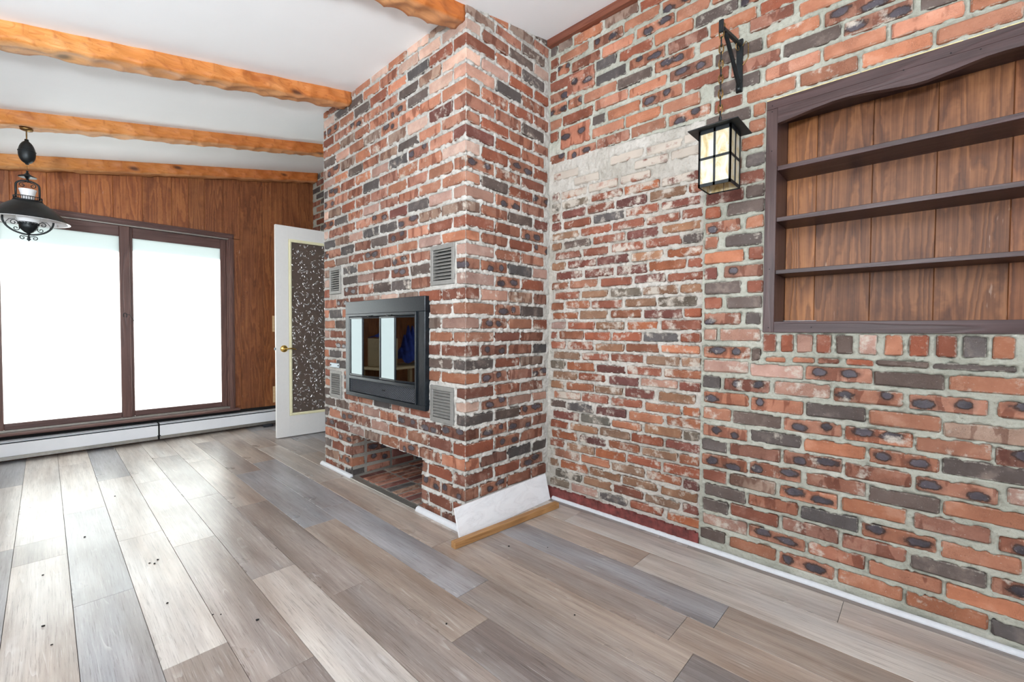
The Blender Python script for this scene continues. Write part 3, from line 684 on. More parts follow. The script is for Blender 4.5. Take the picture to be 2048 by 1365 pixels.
for (x0, x1, y0, y1, z0, z1, t, w) in solid_sorted:
    pr = random.uniform(.0, .003); cz = (z0+z1)/2; h = z1-z0
    if w == 'corner':
        if x1-x0 > y1-y0: c, L, D, rz = ((x0+x1)/2-pr/2, (y0+y1)/2-pr/2, cz), x1-x0, y1-y0, 0
        else: c, L, D, rz = ((x0+x1)/2-pr/2, (y0+y1)/2-pr/2, cz), y1-y0, x1-x0, -math.pi/2
    elif w == 'side': c, L, D, rz = ((x0+x1)/2, (y0+y1)/2-pr, cz), x1-x0, y1-y0, 0
    else: c, L, D, rz = ((x0+x1)/2-pr, (y0+y1)/2, cz), y1-y0, x1-x0, -math.pi/2
    if nb < 298: put_brick(chim, cp(c), L, D, h, rz, t, random.choice((0, 0, .02, .05, .15)), None, .86+.16*min(1, max(0, (z0-1.0)/1.2))); nb += 1  # paler towards the top: flash light on the upper bricks put into colour
    else: extra.append((cp(c), L, D, h, rz, t))
joined_bricks(chim, extra)
# niche: brick cheeks, brick floor, dark back, steel lintel
M_mort_n = mortar_material('mortar_shaded', (118, 113, 107), (140, 135, 128), (156, 151, 144))  # darker than the other mortar: shade inside the niche put into the colour
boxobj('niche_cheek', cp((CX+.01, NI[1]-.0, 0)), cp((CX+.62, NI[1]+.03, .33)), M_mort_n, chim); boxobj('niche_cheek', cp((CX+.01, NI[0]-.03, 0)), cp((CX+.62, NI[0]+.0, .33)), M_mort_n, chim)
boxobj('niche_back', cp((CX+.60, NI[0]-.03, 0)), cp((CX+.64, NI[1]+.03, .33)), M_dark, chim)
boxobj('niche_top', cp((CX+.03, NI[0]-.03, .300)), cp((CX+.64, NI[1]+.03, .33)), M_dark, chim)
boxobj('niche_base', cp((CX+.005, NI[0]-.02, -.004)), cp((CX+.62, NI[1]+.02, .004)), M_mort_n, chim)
lst = []
for k in range(29, 36):
    z1, z0 = ZS[k]-.009, ZS[k+1]+.009
    if z1 > .31 or z1 < .02: continue
    z0 = max(z0, .006); x = CX+.112
    while x < CX+.58:
        for yy, t in ((NI[1]+.011, random.choice('rmSRo')),):
            lst.append((cp((x+.097, yy, (z0+z1)/2)), .19, .03, z1-z0, 0, t))
        x += .207
y = NI[0]+.045
while y < NI[1]-.02:
    for r_ in range(3):
        lst.append((cp((CX+.02+.1+r_*.203, y, -.004)), .19, .058, .024, 0, random.choice('mRtmdt')))
    y += .072
joined_bricks(chim, lst, 'niche_bricks')

# louvred vents in the chimney
def vent(p, q, r, s, label):
    root = empty('louvred_vent', (CX, (p+q)/2, (r+s)/2)); tag(root, label, 'vent', 'grey louvred vents in the chimney')
    w, h = (q-p)/2, (s-r)/2; b = .024
    bm = bmesh.new()
    for A, B in (((-.006, -w, h-b), (.03, w, h)), ((-.006, -w, -h), (.03, w, -h+b)), ((-.006, -w, -h+b), (.03, -w+b, h-b)), ((-.006, w-b, -h+b), (.03, w, h-b))): box(bm, A, B, .0015)
    bm_obj('frame', bm, M_grey, root)
    boxobj('duct', (.045, -w+.005, -h+.005), (.05, w-.005, h-.005), M_dark, root)
    n = 9
    for i in range(n):
        z = -h+b+(2*(h-b))*(i+.5)/n
        bm = bmesh.new(); box(bm, (-.004, -w+b, -.0015), (.030, w-b, .0035), 0, Matrix.Translation((0, 0, z)) @ Matrix.Rotation(math.radians(-32), 4, 'Y'))
        bm_obj('slat', bm, M_grey, root)
for (v, l) in zip(VENTS, ('grey louvred vent high on the chimney, right above the fireplace glass', 'grey louvred vent high on the chimney, on the side nearest the door',
                          'grey louvred vent low on the chimney, to the lower right of the fireplace glass', 'grey louvred vent low on the chimney, under the small metal plate')): vent(*v, l)
# small plate
pl = empty('metal_plate', (CX-.004, 3.155, .769)); tag(pl, 'small flat metal plate with two screws above the lower left vent', 'plate')
bm = bmesh.new(); box(bm, (-.003, -.075, -.017), (.003, .075, .017), .002); bm_obj('strap', bm, M_steel, pl)
for s in (-1, 1):
    bm = bmesh.new(); lathe(bm, [(0.0001, .002), (.006, .0015), (.0065, 0)], n=10, M=Matrix.Translation((-.003, s*.06, 0)) @ Matrix.Rotation(-math.pi/2, 4, 'Y')); bm_obj('screw', bm, M_dark, pl)

# ------------------------------------------------------------------ fireplace insert
def glass_mat(name, tint, rough=0.02):
    t = NT(name)
    gl = t.n('BsdfGlossy'); gl.inputs['Color'].default_value = (.27, .305, .32, 1); gl.inputs['Roughness'].default_value = rough
    tr = t.n('BsdfTransparent'); tr.inputs['Color'].default_value = tint
    fr = t.n('Fresnel'); fr.inputs[0].default_value = 1.9
    mx = t.n('MixShader'); t.set(mx.inputs[0], t.math('ADD', t.math('MULTIPLY', fr.outputs[0], 1.1), .38, clamp=True)); t.t.links.new(tr.outputs[0], mx.inputs[1]); t.t.links.new(gl.outputs[0], mx.inputs[2])
    t.t.links.new(mx.outputs[0], t.out.inputs[0]); return t.m
M_fglass = glass_mat('coated_fire_glass', (.06, .055, .05, 1))
ins = empty('fireplace_insert', (CX-.03, (INS[0]+INS[1])/2, (INS[2]+INS[3])/2)); tag(ins, 'black steel fireplace insert with four bifold glass doors and a mesh grille', 'fireplace')
w, h = (INS[1]-INS[0])/2, (INS[3]-INS[2])/2
bm = bmesh.new()
for A, B in (((0, -w, h-.085), (.05, w, h)), ((0, -w, -h), (.05, w, -h+.028)), ((0, w-.055, -h+.028), (.05, w, h-.085)), ((0, -w, -h+.028), (.05, -w+.075, h-.085))): box(bm, A, B, .002)
bm_obj('surround', bm, M_blackp, ins)
bm = bmesh.new()                                   # inner raised frame
a0, a1, c0, c1 = -w+.075, w-.055, -h+.028, h-.085
for A, B in (((-.008, a0, c1-.018), (.03, a1, c1)), ((-.008, a0, c0), (.03, a0+.014, c1-.018)), ((-.008, a1-.014, c0), (.03, a1, c1-.018)), ((-.010, a0+.014, c0+.092), (.03, a1-.014, c0+.112))): box(bm, A, B, .0015)
bm_obj('inner_frame', bm, M_blackp, ins)
bm = bmesh.new(); box(bm, (.18, a0, c0), (.19, a1, c1)); box(bm, (.03, a0, c0), (.19, a0+.01, c1)); box(bm, (.03, a1-.01, c0), (.19, a1, c1)); box(bm, (.03, a0, c0-.01), (.19, a1, c0)); box(bm, (.03, a0, c1), (.19, a1, c1+.01))
bm_obj('firebox', bm, M_dark, ins)
# expanded-metal grille
bm = bmesh.new(); gy0, gy1, gz0, gz1 = a0+.014, a1-.014, c0+.006, c0+.090
nx, nz = 44, 6
for i in range(nx+nz+2):
    for s in (1, -1):
        pts = []
        for (u, v) in (((i-nz)*1.0, 0), (i*1.0, nz)):
            pass
        ua, va, ub, vb = (i-nz, 0, i, nz) if s == 1 else (i, 0, i-nz, nz)
        # clip to grid
        def cl(u, v, u2, v2):
            if u < 0: v = v+(0-u)*(v2-v)/(u2-u); u = 0
            if u > nx: v = v+(nx-u)*(v2-v)/(u2-u); u = nx
            return u, v
        if max(ua, ub) <= 0 or min(ua, ub) >= nx: continue
        A = cl(ua, va, ub, vb); B = cl(ub, vb, ua, va)
        p = [(-.001, gy0+(gy1-gy0)*q[0]/nx, gz0+(gz1-gz0)*q[1]/nz) for q in (A, B)]
        if abs(A[0]-B[0]) > .3: tube(bm, p, .0019, 4)
g_ = bm_obj('mesh_grille', bm, simple('mesh_metal', (92, 96, 102), .4, .5), ins); g_['kind'] = 'stuff'
boxobj('grille_back', (.02, gy0, gz0-.006), (.025, gy1, gz1+.002), M_dark, ins)
boxobj('grille_latch', (-.006, -.008-.05, gz0+.040), (.0, .03-.05, gz0+.045), M_dark, ins)
dw = (a1-a0-.03)/4; dz0, dz1 = c0+.114, c1-.022
for i in range(4):                                  # i=0 is the pane nearest the camera (low y)
    yc = a0+.015+dw*(i+.5)
    ang = math.radians([7.5, -1.5, 7.5, -.5][i])
    d = empty('glass_door', (-.004+.0, yc, (dz0+dz1)/2)); d.parent = ins; d.rotation_euler = (0, 0, ang)
    hw, hh = dw/2-.002, (dz1-dz0)/2; b = .011
    bm = bmesh.new()
    for A, B in (((-.004, -hw, hh-b), (.008, hw, hh)), ((-.004, -hw, -hh), (.008, hw, -hh+b)), ((-.004, -hw, -hh+b), (.008, -hw+b, hh-b)), ((-.004, hw-b, -hh+b), (.008, hw, hh-b))): box(bm, A, B, .001)
    bm_obj('door_frame', bm, M_blackp, d)
    boxobj('pane', (0, -hw+b, -hh+b), (.004, hw-b, hh-b), M_fglass, d)
for yy in (-.115, .115):
    bm = bmesh.new(); tube(bm, [(-.01, yy-.03, dz1+.006), (-.016, yy, dz1+.002), (-.01, yy+.03, dz1+.006)], .004, 6); bm_obj('hinge', bm, M_black, ins)

# ------------------------------------------------------------------ floor edge trims
def quarter_round(name, y0, y1, x, face, mat, r=.017, wob=.0, label=None):
    bm = bmesh.new(); N = max(2, int(abs(y1-y0)/.05)); rings = []
    for i in range(N+1):
        y = y0+(y1-y0)*i/N; dx = wob*math.sin(i*.9)
        ring = [bm.verts.new((x+dx, y, .0005))]
        for k in range(6):
            a = math.pi/2*k/5; ring.append(bm.verts.new((x-face*r*math.cos(a)+dx, y, .0005+r*math.sin(a))))
        rings.append(ring)
    for A, B in zip(rings[:-1], rings[1:]):
        for k in range(7): bm.faces.new((A[k], A[(k+1) % 7], B[(k+1) % 7], B[k]))
    bm.faces.new(rings[0]); bm.faces.new(rings[-1][::-1]); bmesh.ops.recalc_face_normals(bm, faces=bm.faces)
    o = bm_obj(name, bm, mat); tag(o, kind='structure'); return o
quarter_round('trim_1', -1.2, 1.64, RX-.010, 1, M_pvc, .016, .0012)
quarter_round('trim_2', 2.87, 3.35, CX-.012, 1, M_pvc, .022)
quarter_round('trim_3', 1.655, 2.09, CX-.010, 1, M_pvc, .024)
bm = bmesh.new(); box(bm, (CX-.035, 2.09, .0005), (CX+.012, 2.87, .008), .003); tag(bm_obj('trim_4', bm, M_alum), kind='structure')
bm = bmesh.new()
box(bm, (RX-.035, -1.2, zc(RX)-.045), (RX+.02, CN-.002, zc(RX)+.01), .003)
tag(bm_obj('trim_5', bm, M_trimY), kind='structure')

# ------------------------------------------------------------------ cabinet recess with shelves
cab = empty('built_in_bookcase', (RX, (CAB[0]+CAB[1])/2, CAB[2])); tag(cab, 'dark-stained recessed bookcase with three shelves and a scalloped top board', 'bookcase')
cyc = (CAB[0]+CAB[1])/2
def cb(x, y, z): return (x-RX, y-cyc, z-CAB[2])
FXo = RX-.012; FXi = RX+.012
st = .042
IN0, IN1 = CAB[0]+st, CAB[1]-st                    # inner opening
boxobj('stile', cb(FXo, CAB[1]-st, CAB[2]), cb(FXi, CAB[1], 1.975), M_darkZ, cab, .0012)
boxobj('stile', cb(FXo, CAB[0], CAB[2]), cb(FXi, CAB[0]+st, 1.975), M_darkZ, cab, .0012)
boxobj('top_rail', cb(FXo, CAB[0], 1.9755), cb(FXi, CAB[1], CAB[3]+.006), M_darkY, cab, .0012)
boxobj('bottom_rail', cb(FXo, IN0, CAB[2]), cb(FXi, IN1, 1.078-.002), M_darkY, cab, .0012)
arch = [(0.466, 1.911), (0.44, 1.914), (0.399, 1.920), (0.337, 1.930), (0.277, 1.937), (0.234, 1.938), (0.179, 1.934), (0.126, 1.926), (0.08, 1.92), (0.042, 1.916), (0.004, 1.917), (-0.032, 1.923), (-0.067, 1.928), (-0.101, 1.934), (-0.134, 1.939), (-0.1785, 1.941)]
mid = cyc
arch = arch[:-1]+[(mid, 1.941)]+[(2*mid-y, z) for y, z in arch[:-1][::-1]]
bm = bmesh.new(); fr, bk = [], []
ap = [(a[0] if i not in (0, len(arch)-1) else (IN1 if i == 0 else IN0), a[1]) for i, a in enumerate(arch)]
for y, z in ap:
    fr.append((bm.verts.new(cb(FXo, y, z)), bm.verts.new(cb(FXo, y, 1.975)))); bk.append((bm.verts.new(cb(FXi, y, z)), bm.verts.new(cb(FXi, y, 1.975))))
for i in range(len(ap)-1):
    bm.faces.new((fr[i][0], fr[i+1][0], fr[i+1][1], fr[i][1])); bm.faces.new((bk[i][0], bk[i][1], bk[i+1][1], bk[i+1][0]))
    bm.faces.new((fr[i][0], bk[i][0], bk[i+1][0], fr[i+1][0])); bm.faces.new((fr[i][1], fr[i+1][1], bk[i+1][1], bk[i][1]))
for i in (0, -1): bm.faces.new((fr[i][0], fr[i][1], bk[i][1], bk[i][0]))
bmesh.ops.recalc_face_normals(bm, faces=bm.faces); bm_obj('scalloped_board', bm, M_darkY, cab)
DX = RX+.185
boxobj('side_panel', cb(FXi, IN1, CAB[2]), cb(DX, CAB[1]-.01, 1.99), M_darkZ, cab); boxobj('side_panel', cb(FXi, CAB[0]+.01, CAB[2]), cb(DX, IN0, 1.99), M_darkZ, cab)
boxobj('top_panel', cb(FXi, IN0, 1.975), cb(DX, IN1, 1.995), M_darkY, cab); boxobj('bottom_panel', cb(FXi, IN0, CAB[2]), cb(DX, IN1, 1.070), M_darkY, cab)
for z0, z1 in ((1.716, 1.7355), (1.500, 1.5185), (1.2785, 1.296)):
    bm = bmesh.new(); box(bm, cb(RX+.000, IN0, z0), cb(DX, IN1, z1), .0012); bm_obj('shelf', bm, M_darkY, cab)
seams = [IN1, .352, .163, -.026, -.215, -.404, -.593, IN0]
tones = [(1.35, 1.3, 1.12), (.98, .96, .95), (.92, .9, .9), (1.0, .97, .95), (1.05, .95, .92), (.95, .95, .95), (1.0, .95, .9)]
for i in range(len(seams)-1):
    bm = bmesh.new(); yc = (seams[i]+seams[i+1])/2; hw = (seams[i]-seams[i+1])/2
    box(bm, (DX-.006-RX, -hw+.0004, 1.06-CAB[2]), (DX+.006-RX, hw-.0004, 1.985-CAB[2]), .0018)
    o = bm_obj('back_board', bm, M_cabback, cab); o.location = (0, yc-cyc, 0); o.color = (*tones[i], 1)
boxobj('backing', cb(DX+.006, CAB[0], CAB[2]), cb(DX+.02, CAB[1], 2.0), M_dark, cab)
# nail holes
for (y, z) in ((.485, 1.99), (.485, 1.965), (.484, 1.80), (.484, 1.30), (.484, 1.05), (.07, 1.975), (-.12, 1.968), (.33, 1.052), (-.05, 1.985)):
    bm = bmesh.new(); lathe(bm, [(.0001, .0006), (.0022, .0005), (.0024, 0)], n=8, M=Matrix.Translation(cb(FXo, y, z)) @ Matrix.Rotation(-math.pi/2, 4, 'Y')); bm_obj('nail_hole', bm, M_dark, cab)
# foam/caulk line on top of frame
tag(boxobj('trim_6', (RX-.004, CAB[0], CAB[3]+.006), (RX+.012, CAB[1], CAB[3]+.012), M_foam), kind='structure')
# small bent wire lying on the cabinet bottom
wr = empty('metal_strip', (RX+.15, .40, 1.072)); tag(wr, 'thin pale metal strip lying in the bottom left of the bookcase', 'strip')
bm = bmesh.new(); box(bm, (-.004, -.062, .008), (.004, .062, .011), .0008); bm_obj('strip', bm, M_steel, wr)
bm = bmesh.new(); tube(bm, [(0, 0, 0), (0, 0, .009)], .003, 6); bm_obj('peg', bm, M_steel, wr)

# ------------------------------------------------------------------ far panelled wall and sliding window
WX0, WX1, WZ0, WZ1 = -.36, 1.285, .235, 1.945         # rough opening
wall_far = boxobj('wall_far', (LX-.1, FY+.012, 0), (WX0-.02, FY+.1, 3.0), M_back); tag(wall_far, kind='structure')
bm = bmesh.new(); box(bm, (WX1+.02, FY+.012, 0), (3.4, FY+.1, 3.1)); box(bm, (WX0-.02, FY+.012, WZ1+.02), (WX1+.02, FY+.1, 2.9)); box(bm, (WX0-.02, FY+.012, 0), (WX1+.02, FY+.1, WZ0-.02))
bm_obj('backing', bm, M_back, wall_far)
seam = [LX, -2.2, -2.0, -1.8, -1.6, -1.4, -1.2, -1.0, -.8, -.57, -.37, -.17, .028, .223, .422, .619, .829, .959, 1.086, 1.24, 1.392, 1.603, 1.798, 1.988, RX+.03]
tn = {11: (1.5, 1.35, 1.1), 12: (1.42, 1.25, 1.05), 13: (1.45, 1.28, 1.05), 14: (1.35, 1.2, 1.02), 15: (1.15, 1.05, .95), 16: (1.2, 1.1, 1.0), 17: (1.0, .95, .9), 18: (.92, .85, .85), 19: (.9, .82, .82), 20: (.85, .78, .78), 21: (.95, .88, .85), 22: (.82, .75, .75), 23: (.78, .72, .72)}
for i in range(len(seam)-1):
    a, b = seam[i], seam[i+1]; bm = bmesh.new(); xc = (a+b)/2
    def piece(s, e, z0, z1):
        box(bm, (s-xc+.0004, -.010, z0), (e-xc-.0004, .012, z1), .0022)
    top = zc(b)-.0
    if b <= WX0 or a >= WX1: piece(a, b, 0, top)
    else:
        piece(a, b, WZ1, top); piece(a, b, 0, WZ0)
        if a < WX0: piece(a, WX0, WZ0-.01, WZ1+.01)
        if b > WX1: piece(WX1, b, WZ0-.01, WZ1+.01)
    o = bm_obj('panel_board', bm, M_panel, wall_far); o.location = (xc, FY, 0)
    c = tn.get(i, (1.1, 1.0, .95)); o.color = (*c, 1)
for z0, z1 in ((1.003, 1.177), (.232, .408)):
    o = boxobj('hinge_mortise', (1.690, FY-.0125, z0), (1.712, FY-.004, z1), M_board, wall_far)
win = empty('window_1', (.5, FY, WZ0)); tag(win, kind='structure')
def wb(x, y, z): return (x-.5, y-FY, z-WZ0)
CS0, CS1 = -.405, 1.329
def winbox(name, a, b, m, bev=.003, parent=win): return boxobj(name, wb(*a), wb(*b), m, parent, bev)
# stepped casing
winbox('casing', (CS0, FY-.030, 1.945), (CS1, FY-.008, 1.993), M_winX); winbox('casing', (CS0+.015, FY-.038, 1.955), (CS1-.015, FY-.028, 1.980), M_winX)
winbox('casing', (1.283, FY-.030, .217), (CS1, FY-.008, 1.9445), M_winZ); winbox('casing', (1.293, FY-.038, .217), (1.316, FY-.028, 1.954), M_winZ)
winbox('casing', (CS0, FY-.030, .217), (-.36, FY-.008, 1.9445), M_winZ)
winbox('sill', (CS0-.03, FY-.085, .200), (1.36, FY+.02, .222), M_winX, .006)
winbox('track', (WX0, FY-.02, .223), (WX1, FY+.05, .240), M_alum, .001); winbox('track', (WX0, FY-.02, 1.934), (WX1, FY+.05, 1.945), M_alum, .001)
winbox('jamb', (-.36, FY-.01, .24), (-.30, FY+.05, 1.934), M_winZ); winbox('jamb', (1.27, FY-.01, .24), (1.2855, FY+.05, 1.934), M_winZ)
def frosted():
    t = NT('frosted_pane')
    tr = t.n('BsdfTranslucent'); tr.inputs[0].default_value = (.93, .96, .96, 1)
    gl = t.n('BsdfGlossy'); gl.inputs[0].default_value = (1, 1, 1, 1); gl.inputs['Roughness'].default_value = .25
    df = t.n('BsdfDiffuse'); df.inputs[0].default_value = (.8, .83, .84, 1)
    m1 = t.n('MixShader'); m1.inputs[0].default_value = .12; t.t.links.new(tr.outputs[0], m1.inputs[1]); t.t.links.new(df.outputs[0], m1.inputs[2])
    m2 = t.n('MixShader'); m2.inputs[0].default_value = .04; t.t.links.new(m1.outputs[0], m2.inputs[1]); t.t.links.new(gl.outputs[0], m2.inputs[2])
    t.t.links.new(m2.outputs[0], t.out.inputs[0]); return t.m
M_frost = frosted()
for (s0, s1, y0, tail) in ((-.298, .527, FY-.006, 'l'), (.474, 1.270, FY+.026, 'r')):
    sash = empty('sash', ((s0+s1)/2-.5, y0-FY, 0)); sash.parent = win; hw = (s1-s0)/2
    gx0, gx1 = (-.226, .456) if tail == 'l' else (.549, 1.220); gx0 -= (s0+s1)/2; gx1 -= (s0+s1)/2
    z0, z1, gz0, gz1 = .006, 1.698, .055, 1.604
    gzb = gz0
    for nm, A, B, m in (('stile', (-hw, -.012, z0), (gx0, .012, z1), M_winZ), ('stile', (gx1, -.012, z0), (hw, .012, z1), M_winZ), ('rail', (gx0, -.012, z0), (gx1, .012, gz0), M_winX), ('rail', (gx0, -.012, gz1), (gx1, .012, z1), M_winX)):
        bm = bmesh.new(); box(bm, A, B, .003); o = bm_obj(nm, bm, m, sash)
    boxobj('pane', (gx0, -.003, gz0), (gx1, .003, gz1), M_frost, sash)
# hook latch on the meeting stile
bm = bmesh.new(); pts = [wb(.487+.012*math.cos(a)+.0, FY-.026, 1.147+.020*math.sin(a)) for a in [math.radians(q) for q in range(-60, 250, 24)]]
tube(bm, pts, .0028, 6); tube(bm, [wb(.495, FY-.024, 1.157), wb(.52, FY-.028, 1.150), wb(.548, FY-.022, 1.10)], .0022, 6); bm_obj('hook_latch', bm, M_black, win)
# outside: eave and ground
tag(boxobj('trim_7', (-3.2, FY+.1, 2.10), (3.6, FY+.50, 2.2), M_ext), kind='structure')
tag(boxobj('ground', (-12, FY+.13, -.5), (14, 18, -.4), M_ground), kind='structure')

# baseboard heater
ht = empty('baseboard_heater', (.0, FY-.01, 0)); tag(ht, 'long white metal baseboard heater along the floor under the sliding window', 'heater')
HX0, HXM, HX1 = LX+.02, .70, 2.0
def hb(x, y, z): return (x, y-(FY-.01), z)
for a, b in ((HX0, HXM-.006), (HXM+.006, HX1)):
    bm = bmesh.new(); box(bm, hb(a, 5.066, .050), hb(b, 5.071, .147), .0015); bm_obj('front_panel', bm, M_heater, ht)
    bm = bmesh.new(); box(bm, hb(a, 5.071, .158), hb(b, 5.082, .163), .001); box(bm, hb(a, 5.090, .163), hb(b, 5.139, .1675), .001); bm_obj('top_cover', bm, M_heater, ht)
    bm = bmesh.new(); box(bm, hb(a, 5.078, .152), hb(b, 5.080, .156)); box(bm, hb(a, 5.088, .151), hb(b, 5.090, .155)); bm_obj('damper', bm, M_steel, ht)
    bm = bmesh.new(); box(bm, hb(a, 5.085, .018), hb(b, 5.088, .050)); bm_obj('lower_lip', bm, M_alum, ht)
boxobj('back_plate', hb(HX0, 5.140, .004), hb(HX1, 5.149, .198), M_dark, ht)
boxobj('fins', hb(HX0, 5.092, .06), hb(HX1, 5.135, .13), M_dark, ht)
bm = bmesh.new(); box(bm, hb(HXM-.012, 5.064, .050), hb(HXM+.012, 5.069, .058), 0); box(bm, hb(HXM-.006, 5.068, .02), hb(HXM+.006, 5.09, .16)); bm_obj('joint_strip', bm, M_dark, ht)
rb_ = empty('rubber_block', (1.60, 5.03, 0)); tag(rb_, 'small black rubber block on the floor beside the door, under the heater', 'block')
bm = bmesh.new(); box(bm, (-.045, -.02, .001), (.045, .02, .024), .004); bm_obj('block', bm, M_rubber, rb_)

# ------------------------------------------------------------------ white glazed door
dr = empty('door_1', (2.135, 4.374, 0)); dr['kind'] = 'structure'
dvec = Vector((1.475-2.135, 4.414-4.374)); dr.rotation_euler = (0, 0, math.atan2(dvec.y, dvec.x))      # local +X from hinge to free edge
DW, DT, DH = .661, .035, 2.006
gx0, gx1, gz0, gz1 = .112, DW-.112, .205, 1.885
for nm, A, B in (('stile', (0, -DT/2, .006), (gx0, DT/2, DH)), ('stile', (gx1, -DT/2, .006), (DW, DT/2, DH)), ('rail', (gx0, -DT/2, .006), (gx1, DT/2, gz0)), ('rail', (gx0, -DT/2, gz1), (gx1, DT/2, DH))):
    boxobj(nm, A, B, M_doorw, dr, .0012)
for sgn in (-1, 1):
    bm = bmesh.new(); y0, y1 = sorted((sgn*DT/2, sgn*(DT/2+.008)))
    for A, B in (((gx0, gz0), (gx1, gz0+.026)), ((gx0, gz1-.026), (gx1, gz1)), ((gx0, gz0+.026), (gx0+.026, gz1-.026)), ((gx1-.026, gz0+.026), (gx1, gz1-.026))):
        box(bm, (A[0], y0, A[1]), (B[0], y1, B[1]), .003)
    for A, B in (((gx0+.010, gz0+.010), (gx1-.010, gz0+.018)), ((gx0+.010, gz1-.018), (gx1-.010, gz1-.010)), ((gx0+.010, gz0+.018), (gx0+.018, gz1-.018)), ((gx1-.018, gz0+.018), (gx1-.010, gz1-.018))):
        yy0, yy1 = sorted((sgn*(DT/2+.006), sgn*(DT/2+.012))); box(bm, (A[0], yy0, A[1]), (B[0], yy1, B[1]), .002)
    bm_obj('moulding', bm, M_cream, dr)
def tex_glass():
    t = NT('embossed_glass'); v = t.obj()
    n = t.noise(v, 60, 4, .6, .5)
    nrm = t.bump(n, .6, .003)
    gl = t.n('BsdfGlossy'); gl.inputs[0].default_value = (1, 1, 1, 1); gl.inputs['Roughness'].default_value = .12; t.set(gl.inputs['Normal'], nrm)
    rf = t.n('BsdfRefraction'); rf.inputs[0].default_value = (.58, .56, .55, 1); rf.inputs['Roughness'].default_value = .35; rf.inputs['IOR'].default_value = 1.02; t.set(rf.inputs['Normal'], nrm)
    df = t.n('BsdfDiffuse'); df.inputs[0].default_value = (.17, .125, .105, 1)
    m1 = t.n('MixShader'); m1.inputs[0].default_value = .55; t.t.links.new(rf.outputs[0], m1.inputs[1]); t.t.links.new(df.outputs[0], m1.inputs[2])
    m2 = t.n('MixShader'); m2.inputs[0].default_value = .06; t.t.links.new(m1.outputs[0], m2.inputs[1]); t.t.links.new(gl.outputs[0], m2.inputs[2])
    t.t.links.new(m2.outputs[0], t.out.inputs[0]); return t.m
M_tglass = tex_glass()
pane = boxobj('pane', (gx0+.022, -.003, gz0+.022), (gx1-.022, .003, gz1-.022), M_tglass, dr)
tl = NT('embossed_relief'); M_leaf = tl.pbr((.62, .60, .60, 1), .12, .6, None, 1.0)
bm = bmesh.new(); g = random.Random(5)
for side in (1, -1):
    for i in range(620):
        x = g.uniform(gx0+.035, gx1-.035); z = g.uniform(gz0+.035, gz1-.035); a = g.uniform(0, math.pi); L = g.uniform(.006, .017); wd = L*g.uniform(.22, .5); bend = g.uniform(-.5, .5)
        vs = []
        for k in range(8):
            q = 2*math.pi*k/8; u = L*math.cos(q); v = wd*math.sin(q)+bend*u*u/L
            vs.append(bm.verts.new((x+u*math.cos(a)-v*math.sin(a), side*.0032, z+u*math.sin(a)+v*math.cos(a))))
        c = bm.verts.new((x, side*(.0032+.0045), z+0))
        for k in range(8): bm.faces.new((vs[k], vs[(k+1) % 8], c))
    for i in range(12):                              # curling stems
        x = g.uniform(gx0+.06, gx1-.06); z = g.uniform(gz0+.06, gz1-.06); r = g.uniform(.012, .03); a0_ = g.uniform(0, 6.28)
        tube(bm, [(x+(r-r*.06*k)*math.cos(a0_+k*.45), side*.0034, z+(r-r*.06*k)*math.sin(a0_+k*.45)) for k in range(10)], .0012, 4)
lf = bm_obj('embossed_leaves', bm, M_leaf, pane, True); lf['kind'] = 'stuff'
# lever handle (on the side facing the camera: local +Y because the door runs towards -X)
kx, kz = DW-.068, .847
hd = empty('lever_handle', (kx, 0, kz)); hd.parent = dr
for sgn in (1, -1):
    Mx = Matrix.Rotation(-math.pi/2*sgn, 4, 'X')
    bm = bmesh.new(); lathe(bm, [(.0001, .012), (.010, .0125), (.022, .009), (.031, .004), (.033, 0.0)], n=28, M=Matrix.Translation((0, sgn*DT/2, 0)) @ Mx)
    lathe(bm, [(.0001, .046), (.008, .045), (.0095, .040), (.009, .010)], n=16, M=Matrix.Translation((0, sgn*DT/2, 0)) @ Mx)
    tube(bm, [(0, sgn*(DT/2+.040), 0), (-.02, sgn*(DT/2+.046), .001), (-.05, sgn*(DT/2+.046), .004), (-.075, sgn*(DT/2+.043), -.001), (-.094, sgn*(DT/2+.04), -.008)], .0065, 10)
    bm_obj('rosette_and_lever', bm, M_brass, hd, True)
boxobj('latch', (DW-.0005, -.009, kz-.012), (DW+.010, .009, kz+.012), M_steel, dr, .002)
for z in (.25, 1.0, 1.75):
    bm = bmesh.new(); lathe(bm, [(.0001, -.045), (.006, -.045), (.006, .045), (.0001, .045)], c=(-.004, -.02, z), n=12); bm_obj('hinge', bm, M_brass, dr)
# door jamb lining in the opening of the right wall
dj = bmesh.new()
box(dj, (RX-.01, 4.381, 0), (RX+.12, 4.40, 2.03)); box(dj, (RX-.01, 3.68, 0), (RX+.12, 3.70, 2.03)); box(dj, (RX-.01, 3.68, 2.012), (RX+.12, 4.40, 2.03))
tag(bm_obj('trim_8', dj, M_doorw), kind='structure')

